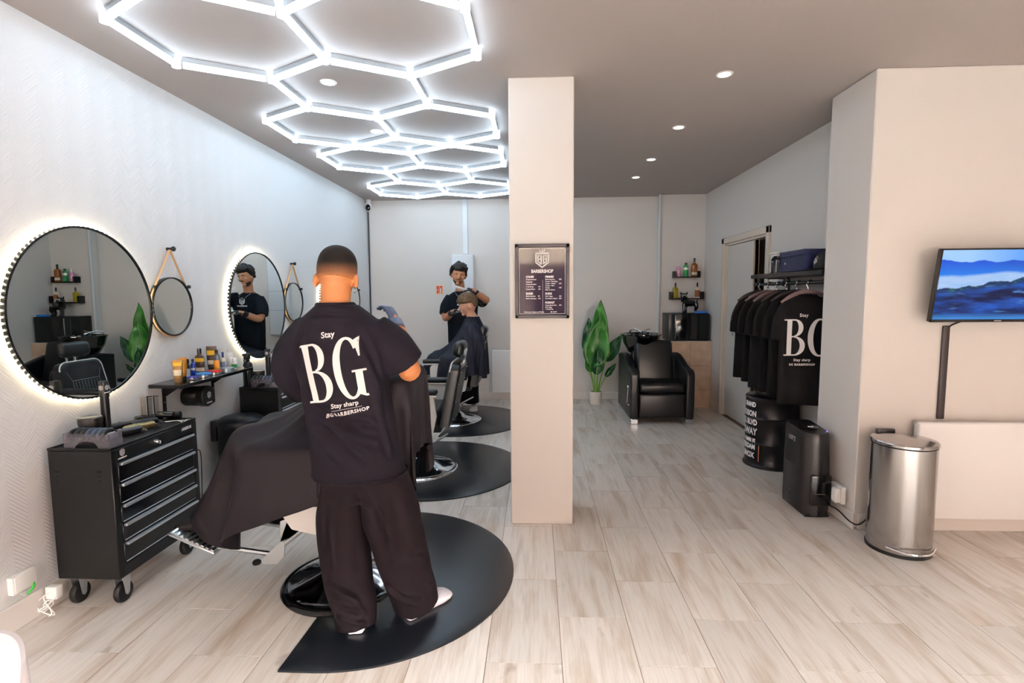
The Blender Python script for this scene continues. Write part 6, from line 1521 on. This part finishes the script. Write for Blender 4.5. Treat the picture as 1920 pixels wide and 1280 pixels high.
tc = node(nt, 'ShaderNodeTexCoord'); sp = node(nt, 'ShaderNodeSeparateXYZ'); nt.links.new(tc.outputs['Generated'], sp.inputs[0]); U, Vv = sp.outputs[0], sp.outputs[2]
def nz1(scale, seed, yscale=0.0, det=5):
    c = node(nt, 'ShaderNodeCombineXYZ'); nt.links.new(U, c.inputs[0]); c.inputs[2].default_value = seed
    if yscale: nt.links.new(math_node(nt, 'MULTIPLY', Vv, yscale), c.inputs[1])
    n_ = node(nt, 'ShaderNodeTexNoise'); n_.inputs['Scale'].default_value = scale; n_.inputs['Detail'].default_value = det; nt.links.new(c.outputs[0], n_.inputs['Vector']); return n_.outputs[0]
def ss(x, lo, hi):
    m_ = node(nt, 'ShaderNodeMapRange', clamp=True); m_.inputs[1].default_value = lo; m_.inputs[2].default_value = hi; nt.links.new(x, m_.inputs[0]); return m_.outputs[0]
def mixc(f, a, b):
    x = node(nt, 'ShaderNodeMix', data_type='RGBA')
    if isinstance(f, float): x.inputs[0].default_value = f
    else: nt.links.new(f, x.inputs[0])
    for i, v in ((6, a), (7, b)):
        if isinstance(v, str): x.inputs[i].default_value = lin(v)
        else: nt.links.new(v, x.inputs[i])
    return x.outputs[2]
sky = mixc(ss(U, .2, .8), '9cc6f0', '0f86f0')
ridge = math_node(nt, 'SUBTRACT', Vv, math_node(nt, 'ADD', math_node(nt, 'MULTIPLY', nz1(4, 1.2), .22), .74))
mount = mixc(ss(Vv, .62, .9), '1f7fe6', mixc(ss(U, .3, 1), '0b3fd0', '0a1f86'))
col = mixc(ss(ridge, -.006, .006), mount, sky)
fogb = math_node(nt, 'SUBTRACT', Vv, math_node(nt, 'ADD', math_node(nt, 'MULTIPLY', nz1(3, 4.2), .12), math_node(nt, 'ADD', math_node(nt, 'MULTIPLY', U, .06), .555)))
col = mixc(ss(fogb, -.01, .03), mixc(nz1(5, 2.0, 3), 'b9cbe8', '7fb2ea'), col)
tre = math_node(nt, 'SUBTRACT', Vv, math_node(nt, 'ADD', math_node(nt, 'MULTIPLY', nz1(9, 7.7), .16), math_node(nt, 'ADD', math_node(nt, 'MULTIPLY', U, .22), .36)))
low = mixc(ss(nz1(3.2, 9.0, 2.2), .40, .62), '051440', '1657b8'); low = mixc(ss(nz1(4, 5.5, 3.0), .60, .74), low, '5c9be0')
low = mixc(ss(Vv, .0, .1), '3a86cf', low)
gre = mixc(ss(nz1(13, 3.3, 9.0), .60, .68), '0b2f58', '3fae4c')
low = mixc(ss(tre, -.10, -.03), low, gre)
col = mixc(ss(tre, -.008, .008), low, col)
nt.links.new(col, bs.inputs['Emission Color']); bs.inputs['Emission Strength'].default_value = .62
G().box(-.358, .358, -.0015, .0015, .0155, .4025).move(Mt).obj('screen', SCR, t, smooth=False)
G().rbox(-.019, .019, -.0052, -.003, .005, .011, .0008, 1).move(Mt).obj('logo_mark', M('grey_print'), t, smooth=False)
G().rbox(2.46, 2.66, 3.10, 3.199, 1.42, 1.58, .005, 1).obj('wall_mount', BLACK, t)
t = thing('cable_duct', 'dark vertical cable duct from television to radiator', 'cable duct', (2.40, 3.19, .68))
G().rbox(2.385, 2.425, 3.183, 3.199, .688, 1.245, .006, 2).obj('duct', M('duct_brown', '2c2424', .5), t)
G().tube([(2.415, 3.188, 1.235), (2.43, 3.17, 1.255), (2.47, 3.13, 1.285)], .005, 8, 4).obj('lead', RUBBER, t)
